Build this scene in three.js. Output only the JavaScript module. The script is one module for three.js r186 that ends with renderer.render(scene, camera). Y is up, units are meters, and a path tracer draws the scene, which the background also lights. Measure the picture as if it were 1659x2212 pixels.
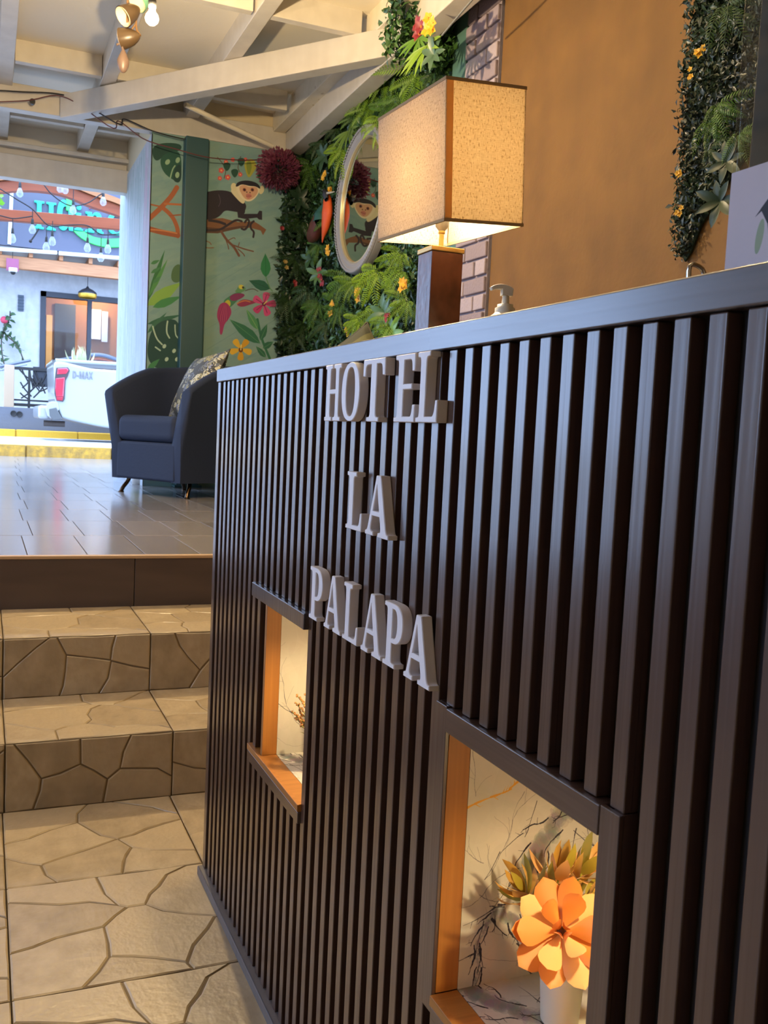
import * as THREE from 'three';
import { RoundedBoxGeometry } from 'three/addons/geometries/RoundedBoxGeometry.js';
import { TextGeometry } from 'three/addons/geometries/TextGeometry.js';
import { FontLoader } from 'three/addons/loaders/FontLoader.js';
import { mergeGeometries, mergeVertices } from 'three/addons/utils/BufferGeometryUtils.js';
import { ImprovedNoise } from 'three/addons/math/ImprovedNoise.js';

// ---------------------------------------------------------------- camera, sky, sun, exposure
const W = 1659, H = 2212, F = 2050;
const scene = new THREE.Scene();
const renderer = new THREE.WebGLRenderer({ antialias: true });
renderer.toneMapping = THREE.LinearToneMapping;
renderer.toneMappingExposure = 1.0;
renderer.shadowMap.enabled = true;
renderer.shadowMap.type = THREE.PCFSoftShadowMap;
const EYE = new THREE.Vector3(-0.4747, 1.0249, 0);
const camera = new THREE.PerspectiveCamera(2 * Math.atan(H / 2 / F) * 180 / Math.PI, W / H, 0.02, 200);
const AX = [new THREE.Vector3(0.92091235, 0.04748744, 0.3868661), new THREE.Vector3(-0.01204565, 0.99554377, -0.09352807), new THREE.Vector3(-0.38958355, 0.0814711, 0.91738058)];
camera.position.copy(EYE);
camera.quaternion.setFromRotationMatrix(new THREE.Matrix4().makeBasis(...AX));
camera.focus = 1.5;
camera.userData.fStop = 22;
scene.add(camera);
scene.background = new THREE.Color(0.55, 0.79, 1.28);
scene.backgroundIntensity = 7.0;
const sun = new THREE.DirectionalLight(new THREE.Color(1.0, 0.95, 0.88), 2.0);
sun.position.set(-4 - 6, 16, -13 + 6);
sun.target.position.set(-4, 0, -13);
sun.castShadow = true;
Object.assign(sun.shadow.camera, { left: -14, right: 14, top: 14, bottom: -14, near: 1, far: 60 });
sun.shadow.mapSize.set(2048, 2048);
scene.add(sun, sun.target);

// ---------------------------------------------------------------- helpers
const V = (x, y, z) => new THREE.Vector3(x, y, z);
function rng(seed) { let a = seed >>> 0; return () => { a = (a + 0x6d2b79f5) | 0; let t = Math.imul(a ^ (a >>> 15), 1 | a); t = (t + Math.imul(t ^ (t >>> 7), 61 | t)) ^ t; return ((t ^ (t >>> 14)) >>> 0) / 4294967296; }; }
const noise = new ImprovedNoise();
const ray = (px, py) => AX[0].clone().multiplyScalar(px - W / 2).addScaledVector(AX[1], -(py - H / 2)).addScaledVector(AX[2], -F);
const atZ = (px, py, z) => { const r = ray(px, py); return EYE.clone().addScaledVector(r, (z - EYE.z) / r.z); };      // a pixel's place on a wall or floor
const atX = (px, py, x) => { const r = ray(px, py); return EYE.clone().addScaledVector(r, (x - EYE.x) / r.x); };
const atY = (px, py, y) => { const r = ray(px, py); return EYE.clone().addScaledVector(r, (y - EYE.y) / r.y); };
const counts = {};
const numbered = (n) => { const k = counts[n] = (counts[n] ?? -1) + 1; return k ? n + '_' + String(k).padStart(3, '0') : n; };
function tag(o, label, category, group) { o.userData.label = label; o.userData.category = category; if (group) o.userData.group = group; return o; }
function thing(name, label, category, p = [0, 0, 0], turn = 0, group) {
  const o = new THREE.Group(); o.name = numbered(name); scene.add(o); o.position.set(...p); o.rotation.y = turn;
  return tag(o, label, category, group);
}
function struct(name, p = [0, 0, 0]) { const o = new THREE.Group(); o.name = numbered(name); o.userData.kind = 'structure'; scene.add(o); o.position.set(...p); return o; }
function part(name, geo, mat, parent, p, r) {
  const m = new THREE.Mesh(Array.isArray(geo) ? merge(geo) : geo, mat); m.name = parent === scene ? numbered(name) : name; parent.add(m);
  if (p) m.position.set(...p); if (r) m.rotation.set(...r);
  return m;
}
const solo = (name, geo, mat, label, category, p, r, group) => tag(part(name, geo, mat, scene, p, r), label, category, group);
function merge(list) { return mergeGeometries(list.map((g) => { const k = g.index ? g.toNonIndexed() : g; for (const a of Object.keys(k.attributes)) if (!['position', 'normal', 'uv'].includes(a)) k.deleteAttribute(a); return k; })); }
// uv in metres from the dominant normal axis
function muv(g, rot = false) {
  const k = g.index ? g.toNonIndexed() : g, P = k.attributes.position, N = k.attributes.normal, uv = new Float32Array(P.count * 2);
  for (let i = 0; i < P.count; i++) {
    const x = P.getX(i), y = P.getY(i), z = P.getZ(i), a = Math.abs(N.getX(i)), b = Math.abs(N.getY(i)), c = Math.abs(N.getZ(i));
    let u, v; if (a >= b && a >= c) { u = z; v = y; } else if (b >= c) { u = x; v = z; } else { u = x; v = y; }
    uv[2 * i] = rot ? v : u; uv[2 * i + 1] = rot ? u : v;
  }
  k.setAttribute('uv', new THREE.BufferAttribute(uv, 2)); return k;
}
const box = (w, h, d, x = 0, y = 0, z = 0, rot) => { const g = new THREE.BoxGeometry(w, h, d); g.translate(x, y, z); return muv(g, rot); };
const rbox = (w, h, d, r, x = 0, y = 0, z = 0, seg = 1, rot) => { const g = new RoundedBoxGeometry(w, h, d, seg, r); g.translate(x, y, z); return muv(g, rot); };
const span = (x0, x1, y0, y1, z0, z1, r, rot) => (r ? rbox(x1 - x0, y1 - y0, z1 - z0, r, (x0 + x1) / 2, (y0 + y1) / 2, (z0 + z1) / 2, 1, rot) : box(x1 - x0, y1 - y0, z1 - z0, (x0 + x1) / 2, (y0 + y1) / 2, (z0 + z1) / 2, rot));
const tube = (pts, r, seg = 24, rad = 6) => new THREE.TubeGeometry(new THREE.CatmullRomCurve3(pts.map((p) => (p.isVector3 ? p : V(...p)))), seg, r, rad, false);
const lathe = (pts, seg = 24) => new THREE.LatheGeometry(pts.map(([r, y]) => new THREE.Vector2(r, y)), seg);
// a timber between two points: b deep (downwards from the points' height), w wide
function timber(a, b, w, h) {
  const d = b.clone().sub(a), L = d.length(), g = new RoundedBoxGeometry(w, h, L, 1, 0.006);
  const k = muv(g); k.lookAt ? 0 : 0; const m = new THREE.Matrix4().lookAt(b, a, V(0, 1, 0)); m.setPosition(a.clone().add(b).multiplyScalar(0.5)); k.applyMatrix4(m); return k;
}
// a bent, folded leaf: grows along +y, face towards +z
function leafGeo(len, wid, curl = 0.3, fold = 0.25, n = 5, tip = 1.0) {
  const pos = [], idx = [], uv = [];
  for (let i = 0; i <= n; i++) {
    const t = i / n, w = wid * Math.pow(Math.sin(Math.PI * Math.min(0.999, Math.pow(t * 0.97 + 0.03, tip))), 0.75) * 0.5;
    const y = len * Math.sin(t * Math.max(curl, 1e-3)) / Math.max(curl, 1e-3), z = -len * (1 - Math.cos(t * curl)) / Math.max(curl, 1e-3) * (1);
    for (const s of [-1, 0, 1]) { pos.push(s * w, y, z + Math.abs(s) * w * fold); uv.push(0.5 + s * 0.5, t); }
    if (i < n) for (const k of [0, 1]) { const a = i * 3 + k; idx.push(a, a + 1, a + 4, a, a + 4, a + 3); }
  }
  const g = new THREE.BufferGeometry(); g.setAttribute('position', new THREE.Float32BufferAttribute(pos, 3)); g.setAttribute('uv', new THREE.Float32BufferAttribute(uv, 2)); g.setIndex(idx); g.computeVertexNormals(); return g;
}

// ---------------------------------------------------------------- textures and materials
function canvasTex(w, h, draw, srgb = true, rx = 1, ry = 1) {
  const c = document.createElement('canvas'); c.width = w; c.height = h; draw(c.getContext('2d'), w, h);
  const t = new THREE.CanvasTexture(c); if (srgb) t.colorSpace = THREE.SRGBColorSpace; t.wrapS = t.wrapT = THREE.RepeatWrapping; t.repeat.set(rx, ry); return t;
}
function dataTex(n, fn, srgb, rx = 1, ry = 1) {
  const d = new Uint8Array(n * n * 4);
  for (let y = 0; y < n; y++) for (let x = 0; x < n; x++) { const c = fn(x / n, y / n); const o = 4 * (y * n + x); for (let k = 0; k < 3; k++) d[o + k] = Math.max(0, Math.min(255, Array.isArray(c) ? c[k] : c)); d[o + 3] = 255; }
  const t = new THREE.DataTexture(d, n, n); t.magFilter = THREE.LinearFilter; t.minFilter = THREE.LinearFilter; t.wrapS = t.wrapT = THREE.RepeatWrapping; if (srgb) t.colorSpace = THREE.SRGBColorSpace; t.repeat.set(rx, ry); t.needsUpdate = true; return t;
}
// tileable fractal noise
const tn = (u, v, f, s) => { const a = 2 * Math.PI; return noise.noise(Math.cos(u * a) * f + s, Math.sin(u * a) * f + s * 1.7, Math.cos(v * a) * f + 3.1 * s) * 0.6 + noise.noise(Math.sin(v * a) * f - s, Math.cos(u * a + 1) * f, Math.cos(v * a) * f * 0.7 + s) * 0.6; };
const fbm = (u, v, f, s) => tn(u, v, f, s) + 0.5 * tn(u, v, f * 2.1, s + 7) + 0.25 * tn(u, v, f * 4.3, s + 13);
const mix = (a, b, t) => a.map((k, i) => k + (b[i] - k) * t);
const grainField = (u, v, s) => 0.5 + 0.5 * (noise.noise(u * 40, v * 3 + s, s) * 0.55 + noise.noise(u * 110, v * 5 + s, s + 4) * 0.45) + 0.1 * noise.noise(u * 6, v * 1.5, s + 9);
// grain runs along v; one repeat is 1 m
const woodTex = (a, b, s) => dataTex(512, (u, v) => mix(a, b, grainField(u, v, s)), true, 2.5, 1);
const woodBump = dataTex(512, (u, v) => 255 * grainField(u, v, 5), false, 2.5, 1);
const std = (color, roughness = 0.7, more = {}) => new THREE.MeshStandardMaterial({ color, roughness, ...more });
const phys = (o) => new THREE.MeshPhysicalMaterial(o);
const fineBump = dataTex(256, (u, v) => 128 + 110 * fbm(u, v, 6, 2), false, 2, 2);
const plasterBump = dataTex(256, (u, v) => 128 + 70 * fbm(u, v, 3, 5) + 50 * fbm(u, v, 9, 1), false, 1, 1);

const M = {};
M.slat = phys({ color: 0xffffff, roughness: 0.34, clearcoat: 0.8, clearcoatRoughness: 0.2, map: woodTex([62, 44, 37], [96, 72, 61], 1), bumpMap: woodBump, bumpScale: 0.0006 });
M.backing = std(0x120d0c, 0.85);
M.rail = phys({ color: 0xffffff, roughness: 0.34, clearcoat: 0.8, clearcoatRoughness: 0.2, map: dataTex(512, (u, v) => mix([58, 50, 49], [90, 81, 80], grainField(v, u, 3)), true, 1, 2.5), bumpMap: dataTex(256, (u, v) => 255 * grainField(v, u, 5), false, 1, 2.5), bumpScale: 0.0008 });
M.oak = std(0xffffff, 0.5, { map: woodTex([146, 90, 34], [192, 130, 60], 8) });
M.letter = std(0xf0ebeb, 0.45);
M.grout = std(0x75664f, 0.95);
const stoneTex = (a, b, c, s) => dataTex(256, (u, v) => { const k = 0.5 + 0.6 * fbm(u, v, 1.6, s), q = 0.5 + 0.5 * fbm(u * 1.0, v, 5, s + 3); return mix(mix(a, b, Math.max(0, Math.min(1, k))), c, 0.25 * q); }, true, 2, 2);
const stoneBump = dataTex(256, (u, v) => 128 + 90 * fbm(u, v, 5, 9), false, 3, 3);
M.stones = [stoneTex([165, 147, 118], [196, 180, 150], [140, 122, 96], 2), stoneTex([176, 160, 132], [188, 170, 138], [150, 130, 100], 6), stoneTex([150, 134, 108], [186, 168, 140], [168, 148, 110], 11)].map((map) => std(0xffffff, 0.36, { map, bumpMap: stoneBump, bumpScale: 0.0012 }));
const plankTex = (a, b, s) => dataTex(256, (u, v) => mix(a, b, 0.5 + 0.5 * (noise.noise(u * 14, v * 3, s) * 0.6 + noise.noise(u * 40, v * 5, s + 2) * 0.4)), true, 1, 1);
M.planks = [plankTex([118, 113, 110], [142, 138, 136], 1), plankTex([108, 104, 102], [134, 130, 127], 5), plankTex([124, 119, 116], [150, 146, 143], 9)].map((map) => std(0xffffff, 0.17, { map }));
M.riserWood = std(0xffffff, 0.5, { map: dataTex(256, (u, v) => mix([66, 54, 48], [92, 77, 68], 0.5 + 0.5 * (noise.noise(v * 14, u * 3, 1) * 0.6 + noise.noise(v * 40, u * 5, 3) * 0.4)), true) });
M.white = std(0xffffff, 0.45, { map: dataTex(256, (u, v) => { const k = 0.5 + 0.5 * fbm(u, v, 2, 4); return mix([192, 183, 169], [208, 200, 187], k); }, true) });
M.whiteWorn = std(0xffffff, 0.55, { map: dataTex(256, (u, v) => { const k = 0.5 + 0.5 * fbm(u, v, 2, 4), w = fbm(u, v, 4, 12) > 0.62 ? 1 : 0; return mix(mix([212, 200, 174], [226, 216, 196], k), [150, 128, 96], w * 0.7); }, true) });
M.ceil = std(0xe6dcc8, 0.7, { bumpMap: plasterBump, bumpScale: 0.001 });
M.ochre = std(0xffffff, 0.8, { map: dataTex(512, (u, v) => { const k = 0.5 + 0.7 * fbm(u, v, 1.5, 3), s = fbm(u, v, 7, 8); return mix(mix([100, 69, 24], [117, 82, 31], Math.max(0, Math.min(1, k))), [112, 70, 38], Math.max(0, s) * 0.25); }, true, 0.6, 0.6), bumpMap: plasterBump, bumpScale: 0.002 });
M.plainWall = std(0xcdbd9c, 0.85);
M.darkGreen = std(0x1d2b18, 0.95);
M.teal = std(0x274a4c, 0.45);
M.tealLight = std(0x4c6e66, 0.5);
M.brick = [0x94868c, 0xa2959c, 0x8a7c82].map((c) => std(c, 0.8, { bumpMap: fineBump, bumpScale: 0.004 }));
M.mortar = std(0x8d8288, 0.95, { bumpMap: fineBump, bumpScale: 0.002 });
M.black = std(0x0c0c0d, 0.5);
M.chrome = std(0xd8d8da, 0.16, { metalness: 1 });
M.bronze = std(0x5c4a3a, 0.22, { metalness: 1 });
M.gold = std(0xc9a25e, 0.3, { metalness: 0.8 });
M.wire = std(0x1a1719, 0.6);
M.redWire = std(0x5c2a2a, 0.6);
M.glass = phys({ color: 0xffffff, roughness: 0.03, transmission: 1, thickness: 0, ior: 1.45 });
const leafMat = (c, rough = 0.5, tr = 0.25) => phys({ color: c, roughness: rough, transmission: tr, thickness: 0, side: THREE.DoubleSide });

// ---------------------------------------------------------------- the setting: floors and steps
// crazy paving printed in relief on one ceramic tile: irregular stones in a w x h field, each with its own edge
function clip(poly, ax, ay, c) { // keep ax*x + ay*y <= c
  const out = [];
  for (let i = 0; i < poly.length; i++) {
    const p = poly[i], q = poly[(i + 1) % poly.length], dp = ax * p[0] + ay * p[1] - c, dq = ax * q[0] + ay * q[1] - c;
    if (dp <= 0) out.push(p);
    if (dp * dq < 0) { const t = dp / (dp - dq); out.push([p[0] + (q[0] - p[0]) * t, p[1] + (q[1] - p[1]) * t]); }
  }
  return out;
}
function stoneField(w, h, n, seed) {
  const R = rng(seed), sites = [];
  for (let tries = 0; sites.length < n && tries < 400; tries++) { const p = [R() * w, R() * h]; if (sites.every((q) => Math.hypot((q[0] - p[0]) / 1.3, q[1] - p[1]) > 0.75 * Math.sqrt(w * h / n))) sites.push(p); }
  const warp = (p) => { const f = Math.min(1, 14 * Math.min(p[0], w - p[0], p[1], h - p[1]) / Math.min(w, h)); const k = 0.035 * Math.max(0, f) * Math.min(1, h / 0.3); return [p[0] + k * noise.noise(p[0] * 9 + seed, p[1] * 9, 1), p[1] + k * noise.noise(p[0] * 9, p[1] * 9 + seed, 5)]; };
  return sites.map((s) => {
    let poly = [[0.002, 0.002], [w - 0.002, 0.002], [w - 0.002, h - 0.002], [0.002, h - 0.002]];
    for (const q of sites) if (q !== s) { const ax = q[0] - s[0], ay = q[1] - s[1], L = Math.hypot(ax, ay); poly = clip(poly, ax / L, ay / L, (ax * (q[0] + s[0]) + ay * (q[1] + s[1])) / 2 / L - 0.0021); }
    const fine = [];
    for (let i = 0; i < poly.length; i++) { const p = poly[i], q = poly[(i + 1) % poly.length], m = Math.max(1, Math.round(Math.hypot(q[0] - p[0], q[1] - p[1]) / 0.05)); for (let k = 0; k < m; k++) fine.push(warp([p[0] + (q[0] - p[0]) * k / m, p[1] + (q[1] - p[1]) * k / m])); }
    return fine;
  });
}
// a stone: outline at height 0, chamfered up to t; lies in x/z, y up
function stoneGeo(poly, t, R) {
  const n = poly.length, cx = poly.reduce((a, p) => a + p[0], 0) / n, cy = poly.reduce((a, p) => a + p[1], 0) / n, pos = [], idx = [];
  const up = t * (0.9 + 0.2 * R());
  poly.forEach((p) => pos.push(p[0], 0, p[1])); poly.forEach((p) => { const dx = cx - p[0], dy = cy - p[1], L = Math.hypot(dx, dy) + 1e-6; const k = Math.min(0.0035, L * 0.3) / L; pos.push(p[0] + dx * k, up, p[1] + dy * k); }); pos.push(cx, up, cy);
  for (let i = 0; i < n; i++) { const j = (i + 1) % n; idx.push(i, i + n, j, j, i + n, j + n, i + n, 2 * n, j + n); }
  let g = new THREE.BufferGeometry(); g.setAttribute('position', new THREE.Float32BufferAttribute(pos, 3)); g.setIndex(idx); g = g.toNonIndexed(); g.computeVertexNormals(); return muv(g);
}
const T = 0.43;                                     // ceramic tile side
const tileKinds = {};
function tileKind(w, h, n, seed) {
  const key = [w, h, seed].join(); if (tileKinds[key]) return tileKinds[key];
  const R = rng(seed * 31 + 7); return (tileKinds[key] = stoneField(w, h, n, seed).map((p) => stoneGeo(p, 0.0022, R)));
}
// one tile: a grouted slab with its stones; flat tiles span x/z, upright ones are turned about x
function layTile(parent, x, y, z, w, h, n, seed, upright, mats = M.stones) {
  const slab = part('tile', upright ? span(0.001, w - 0.001, 0, h - 0.001, -0.008, 0) : span(0.001, w - 0.001, -0.008, 0, 0.001, h - 0.001), M.grout, parent, [x, y, z]);
  tileKind(w, h, n, seed).forEach((g, i) => { const s = part('stone', g, mats[(i * 7 + seed) % 3], slab); if (upright) { s.rotation.x = Math.PI / 2; s.position.set(0, h, 0); } });
  return slab;
}
const floor = struct('floor');
part('screed', span(-4.6, 1.9, -0.12, -0.009, -3.45, 2.6), M.grout, floor);
{
  const rest = [];
  for (let i = 0; i < 13; i++) for (let k = 0; k < 12; k++) {
    const x = 0.012 - T * (i + 1), z = -2.565 + T * k, seed = 1 + ((i * 3 + k * 5) % 4 ? 0 : 1);
    if (i < 3 && k < 5) layTile(floor, x, 0, z, T, T, 8, seed);
    else for (const g of tileKind(T, T, 8, seed)) rest.push(g.clone().translate(x, 0, z));
  }
  for (let i = 0; i < 5; i++) for (let k = 0; k < 12; k++) for (const g of tileKind(T, T, 8, 2)) if (i > 0 || k === 0) rest.push(g.clone().translate(0.012 + T * i, 0, -2.565 + T * k));
  layTile(floor, 0.012, 0, -2.565, T, T, 8, 1);
  const p = part('paving', rest, M.stones[0], floor); p.userData.kind = 'stuff';
}
const steps = struct('steps');
const RZ = [-2.565, -2.9815, -3.436], RY = 0.1837;
part('step_core', [span(-4.6, 1.86, -0.02, RY - 0.009, RZ[1], RZ[0] - 0.009), span(-4.6, 1.86, -0.02, 2 * RY - 0.009, RZ[2], RZ[1] - 0.009)], M.grout, steps);
for (let s = 0; s < 2; s++) {
  const d = RZ[s] - RZ[s + 1];
  for (let i = -4; i < 5; i++) {
    layTile(steps, 0.016 + T * i, RY * (s + 1), RZ[s + 1], T, d, 7, 11 + ((i + 8) % 2));
    layTile(steps, 0.016 + T * i, RY * s, RZ[s], T, RY, 6, 31 + ((i + 8 + s) % 2) + 2 * s, true);
  }
}
{ // wood-look boards on the top riser
  for (let i = -2; i < 3; i++) part('riser_board', rbox(0.898, 3 * RY - 2 * RY + 0.0, 0.012, 0.002, 0.449, RY / 2, 0), M.riserWood, steps, [0.03 + 0.9 * i, 2 * RY, RZ[2] - 0.006]);
  part('nosing', rbox(6.6, 0.012, 0.03, 0.003), std(0xb79a78, 0.4), steps, [-1.5, 3 * RY - 0.004, RZ[2] - 0.012]);
}
const PY = 3 * RY;                                  // platform level
const platform = struct('platform_floor');
part('screed', span(-5.4, 2.6, PY - 0.3, PY - 0.006, -12.25, RZ[2] - 0.013), std(0x6a6058, 0.9), platform);
{
  const R = rng(5), pw = 0.2, pl = 0.59, rest = [], gs = rbox(pw - 0.003, 0.01, pl - 0.003, 0.0015);
  for (let k = 0; k < 15; k++) for (let i = 0; i < 34; i++) {
    const x = -4.83 + pw * i + 0.014 * k + (k % 2 ? 0.03 : 0), z = RZ[2] - 0.03 - pl * (k + 0.5), y = PY - 0.0052 + 0.0007 * R(), near = x > -0.95 && x < 1.35 && k < 10;
    if (near) part('floor_plank', gs, M.planks[Math.floor(R() * 3)], platform, [x, y, z]); else rest.push(gs.clone().translate(x, y, z));
  }
  const p = part('planking', rest, M.planks[1], platform); p.userData.kind = 'stuff';
}

// ---------------------------------------------------------------- walls
const XW = 1.90;                                     // right wall, inner face behind the greenery
const wallRight = struct('wall_right');
part('wall_body', span(XW, XW + 0.22, -0.1, 3.62, -7.5, 2.6), M.darkGreen, wallRight);
part('plaster', span(XW - 0.04, XW, 0, 3.45, -4.28, 2.59), M.ochre, wallRight);
part('upper_wall', span(XW - 0.012, XW, 3.25, 3.45, -7.3, -4.76), M.whiteWorn, wallRight);
const wallBack = struct('wall_back');
part('wall_body', span(-4.82, XW + 0.22, -0.1, 3.62, 2.6, 2.8), M.plainWall, wallBack);
const wallLeft = struct('wall_left');
part('wall_body', [span(-4.82, -4.6, -0.1, 0.95, -3.436, 2.6), span(-4.82, -4.6, 3.05, 3.62, -3.436, 2.6), span(-4.82, -4.6, 0.95, 3.05, -1.0, 2.6), span(-4.82, -4.6, 0.95, 3.05, -3.436, -3.2)], M.plainWall, wallLeft);
part('wall_post', span(-4.82, -4.6, PY - 0.1, 3.3, -8.8, -8.55), M.plainWall, wallLeft);
part('wall_body', span(-4.82, -4.6, PY - 0.3, 3.62, -6.6, -3.436), M.plainWall, wallLeft);

// brick pilaster between the greenery and the ochre plaster
{
  const g = struct('brick_pilaster');
  const z0 = -4.64, z1 = -4.29, hC = 0.088;
  part('mortar_bed', span(XW - 0.05, XW - 0.001, 0, 3.44, z0 + 0.004, z1 - 0.004), M.mortar, g);
  const R = rng(12);
  const kinds = [0.35, 0.232, 0.114].map((w) => [0, 1].map((s) => { const b = new RoundedBoxGeometry(0.06, hC - 0.013, w - 0.012, 3, 0.006), P = b.attributes.position; for (let i = 0; i < P.count; i++) { const f = 0.0035; P.setXYZ(i, P.getX(i) + f * noise.noise(P.getZ(i) * 30 + s * 9, P.getY(i) * 60, w * 9), P.getY(i) + f * noise.noise(P.getZ(i) * 40, P.getY(i) * 20, s * 5), P.getZ(i) + f * noise.noise(P.getY(i) * 60, s * 3, P.getZ(i) * 12)); } b.computeVertexNormals(); return muv(b); }));
  for (let c = 0; c < 39; c++) {
    const y = 0.045 + hC * c, flip = c % 2;
    const lay = (k, zc) => part('brick', kinds[k][Math.floor(R() * 2)], M.brick[Math.floor(R() * 3)], g, [XW - 0.04 + 0.006 * R(), y, zc + 0.004 * (R() - 0.5)]);
    if (flip) { lay(1, z0 + 0.117); lay(2, z1 - 0.058); } else { lay(2, z0 + 0.058); lay(1, z1 - 0.117); }
  }
}
solo('green_post', [span(XW - 0.06, XW - 0.002, PY, 3.44, -4.80, -4.645, 0.006), span(XW - 0.07, XW - 0.002, PY, PY + 0.02, -4.815, -4.642, 0.003)], M.tealLight, 'pale green painted post between leafy wall and brick pilaster, behind the lamp', 'post');

// ---- the far wall with its painted mural
const ZM = -7.3, MX0 = 0.635, MX1 = XW, MY0 = PY, MY1 = 3.16, MS = 560;
const muralTex = canvasTex(Math.round((MX1 - MX0) * MS), Math.round((MY1 - MY0) * MS), (c, w, h) => {
  const P = (px, py) => { const q = atZ(px, py, ZM); return [(q.x - MX0) * MS, (MY1 - q.y) * MS]; };
  const K = MS / 262;                                // canvas pixels per photo pixel at the wall
  const poly = (pts, col) => { c.fillStyle = col; c.beginPath(); pts.forEach((p, i) => (i ? c.lineTo(...P(...p)) : c.moveTo(...P(...p)))); c.closePath(); c.fill(); };
  const curve = (pts, col) => { c.fillStyle = col; c.beginPath(); const q = pts.map((p) => P(...p)), n = q.length; for (let i = 0; i <= n; i++) { const a = q[i % n], b = q[(i + 1) % n], m = [(a[0] + b[0]) / 2, (a[1] + b[1]) / 2]; if (!i) c.moveTo(...m); else c.quadraticCurveTo(...a, ...m); } c.closePath(); c.fill(); };
  const stroke = (pts, wd, col) => { c.strokeStyle = col; c.lineWidth = wd * K; c.lineCap = c.lineJoin = 'round'; c.beginPath(); const q = pts.map((p) => P(...p)); c.moveTo(...q[0]); for (let i = 1; i < q.length - 1; i++) c.quadraticCurveTo(...q[i], (q[i][0] + q[i + 1][0]) / 2, (q[i][1] + q[i + 1][1]) / 2); c.lineTo(...q[q.length - 1]); c.stroke(); };
  const dot = (px, py, rx, ry, col, rot = 0) => { c.fillStyle = col; c.beginPath(); c.ellipse(...P(px, py), rx * K, ry * K, rot, 0, 7); c.fill(); };
  const leaf = (a, b, wd, col, vein) => { const dx = b[0] - a[0], dy = b[1] - a[1], L = Math.hypot(dx, dy), nx = -dy / L * wd, ny = dx / L * wd, m = (t, s) => [a[0] + dx * t + nx * s, a[1] + dy * t + ny * s]; poly([a, m(0.15, 0.62), m(0.35, 1), m(0.6, 0.85), m(0.85, 0.35), b, m(0.85, -0.35), m(0.6, -0.85), m(0.35, -1), m(0.15, -0.62)], col); if (vein) stroke([a, m(0.5, 0.05), b], 0.9, vein); };
  c.fillStyle = '#7c9c94'; c.fillRect(0, 0, w, h);
  const R = rng(3);
  for (let i = 0; i < 900; i++) { const x = R() * w, y = R() * h, t = y / h, col = mix(mix([92, 134, 140], [142, 164, 146], R()), [136, 158, 134], t * R()); c.fillStyle = `rgba(${col.map(Math.round).join()},0.22)`; c.beginPath(); c.ellipse(x, y, (20 + 60 * R()), (6 + 18 * R()), -0.6 + 0.4 * R(), 0, 7); c.fill(); }
  for (let i = 0; i < 26; i++) { const x = R() * w, y = h * (0.3 + 0.35 * R()); c.strokeStyle = `rgba(90,130,128,${0.15 + 0.2 * R()})`; c.lineWidth = 2 + 4 * R(); c.beginPath(); c.moveTo(x, y); c.lineTo(x + 130, y - 90); c.stroke(); }
  // hanging blossoms above the monkey
  stroke([[470, 340], [490, 362], [484, 385]], 1.4, '#54402f'); stroke([[520, 338], [512, 360], [518, 372]], 1.4, '#54402f');
  for (const [x, y, r] of [[478, 368, 5], [492, 383, 5], [475, 385, 4], [519, 377, 4], [503, 345, 4], [530, 345, 4], [488, 350, 4]]) { for (let k = 0; k < 5; k++) dot(x + r * 0.7 * Math.cos(k * 1.26), y + r * 0.7 * Math.sin(k * 1.26), r * 0.5, r * 0.5, '#d2524f'); dot(x, y, r * 0.35, r * 0.35, '#f0b060'); }
  for (const [x, y] of [[490, 360], [507, 374], [521, 350]]) { curve([[x - 9, y - 6], [x, y - 10], [x + 9, y - 6], [x + 6, y + 4], [x, y + 11], [x - 6, y + 4]], '#1f4a3a'); }
  curve([[526, 350], [545, 340], [556, 358], [548, 372], [537, 387], [530, 370]], '#a9a43c'); curve([[530, 352], [540, 345], [545, 360], [537, 384]], '#7f8c34'); curve([[552, 372], [575, 362], [585, 388], [560, 392]], '#2f6a44');
  // branch
  poly([[440, 474], [480, 471], [515, 480], [548, 478], [560, 485], [575, 496], [568, 508], [563, 498], [540, 492], [505, 494], [470, 502], [440, 500]], '#7a5236');
  poly([[440, 490], [480, 494], [520, 488], [545, 488], [505, 496], [470, 504], [440, 503]], '#54382a');
  stroke([[478, 500], [488, 518], [505, 532], [516, 552]], 5, '#6a4634'); stroke([[500, 528], [520, 536], [547, 543]], 2.6, '#6a4634'); stroke([[486, 514], [492, 528], [494, 538]], 2, '#6a4634'); stroke([[492, 520], [505, 512], [508, 516]], 1.6, '#6a4634'); stroke([[514, 538], [526, 548], [528, 553]], 2, '#6a4634'); stroke([[514, 534], [517, 524]], 1.6, '#6a4634'); stroke([[440, 520], [452, 522], [456, 528]], 2, '#7a5b44'); stroke([[440, 534], [450, 536], [461, 535]], 2, '#7a5b44');
  // the capuchin: body, haunch, arm, tail, white shoulders, face
  curve([[430, 430], [440, 416], [470, 410], [498, 413], [512, 425], [528, 436], [533, 446], [527, 460], [512, 458], [500, 456], [485, 454], [476, 466], [462, 474], [436, 474], [426, 460]], '#241d28');
  poly([[512, 452], [530, 440], [529, 459], [527, 462], [556, 462], [560, 455], [566, 456], [566, 475], [559, 474], [555, 470], [530, 473], [514, 470]], '#241d28');
  stroke([[452, 476], [470, 478], [486, 484]], 5, '#2a2028');
  stroke([[430, 496], [470, 500], [492, 486], [510, 474], [522, 478]], 4.2, '#2c2229'); stroke([[529, 480], [533, 473], [539, 476], [535, 490], [528, 497], [522, 494]], 4, '#2c2229'); stroke([[548, 478], [541, 482], [541, 494], [549, 500], [547, 512]], 4, '#2c2229');
  stroke([[447, 425], [444, 436], [446, 450]], 1, '#5a4c58'); stroke([[472, 420], [478, 434], [472, 446]], 1, '#5a4c58');
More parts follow.
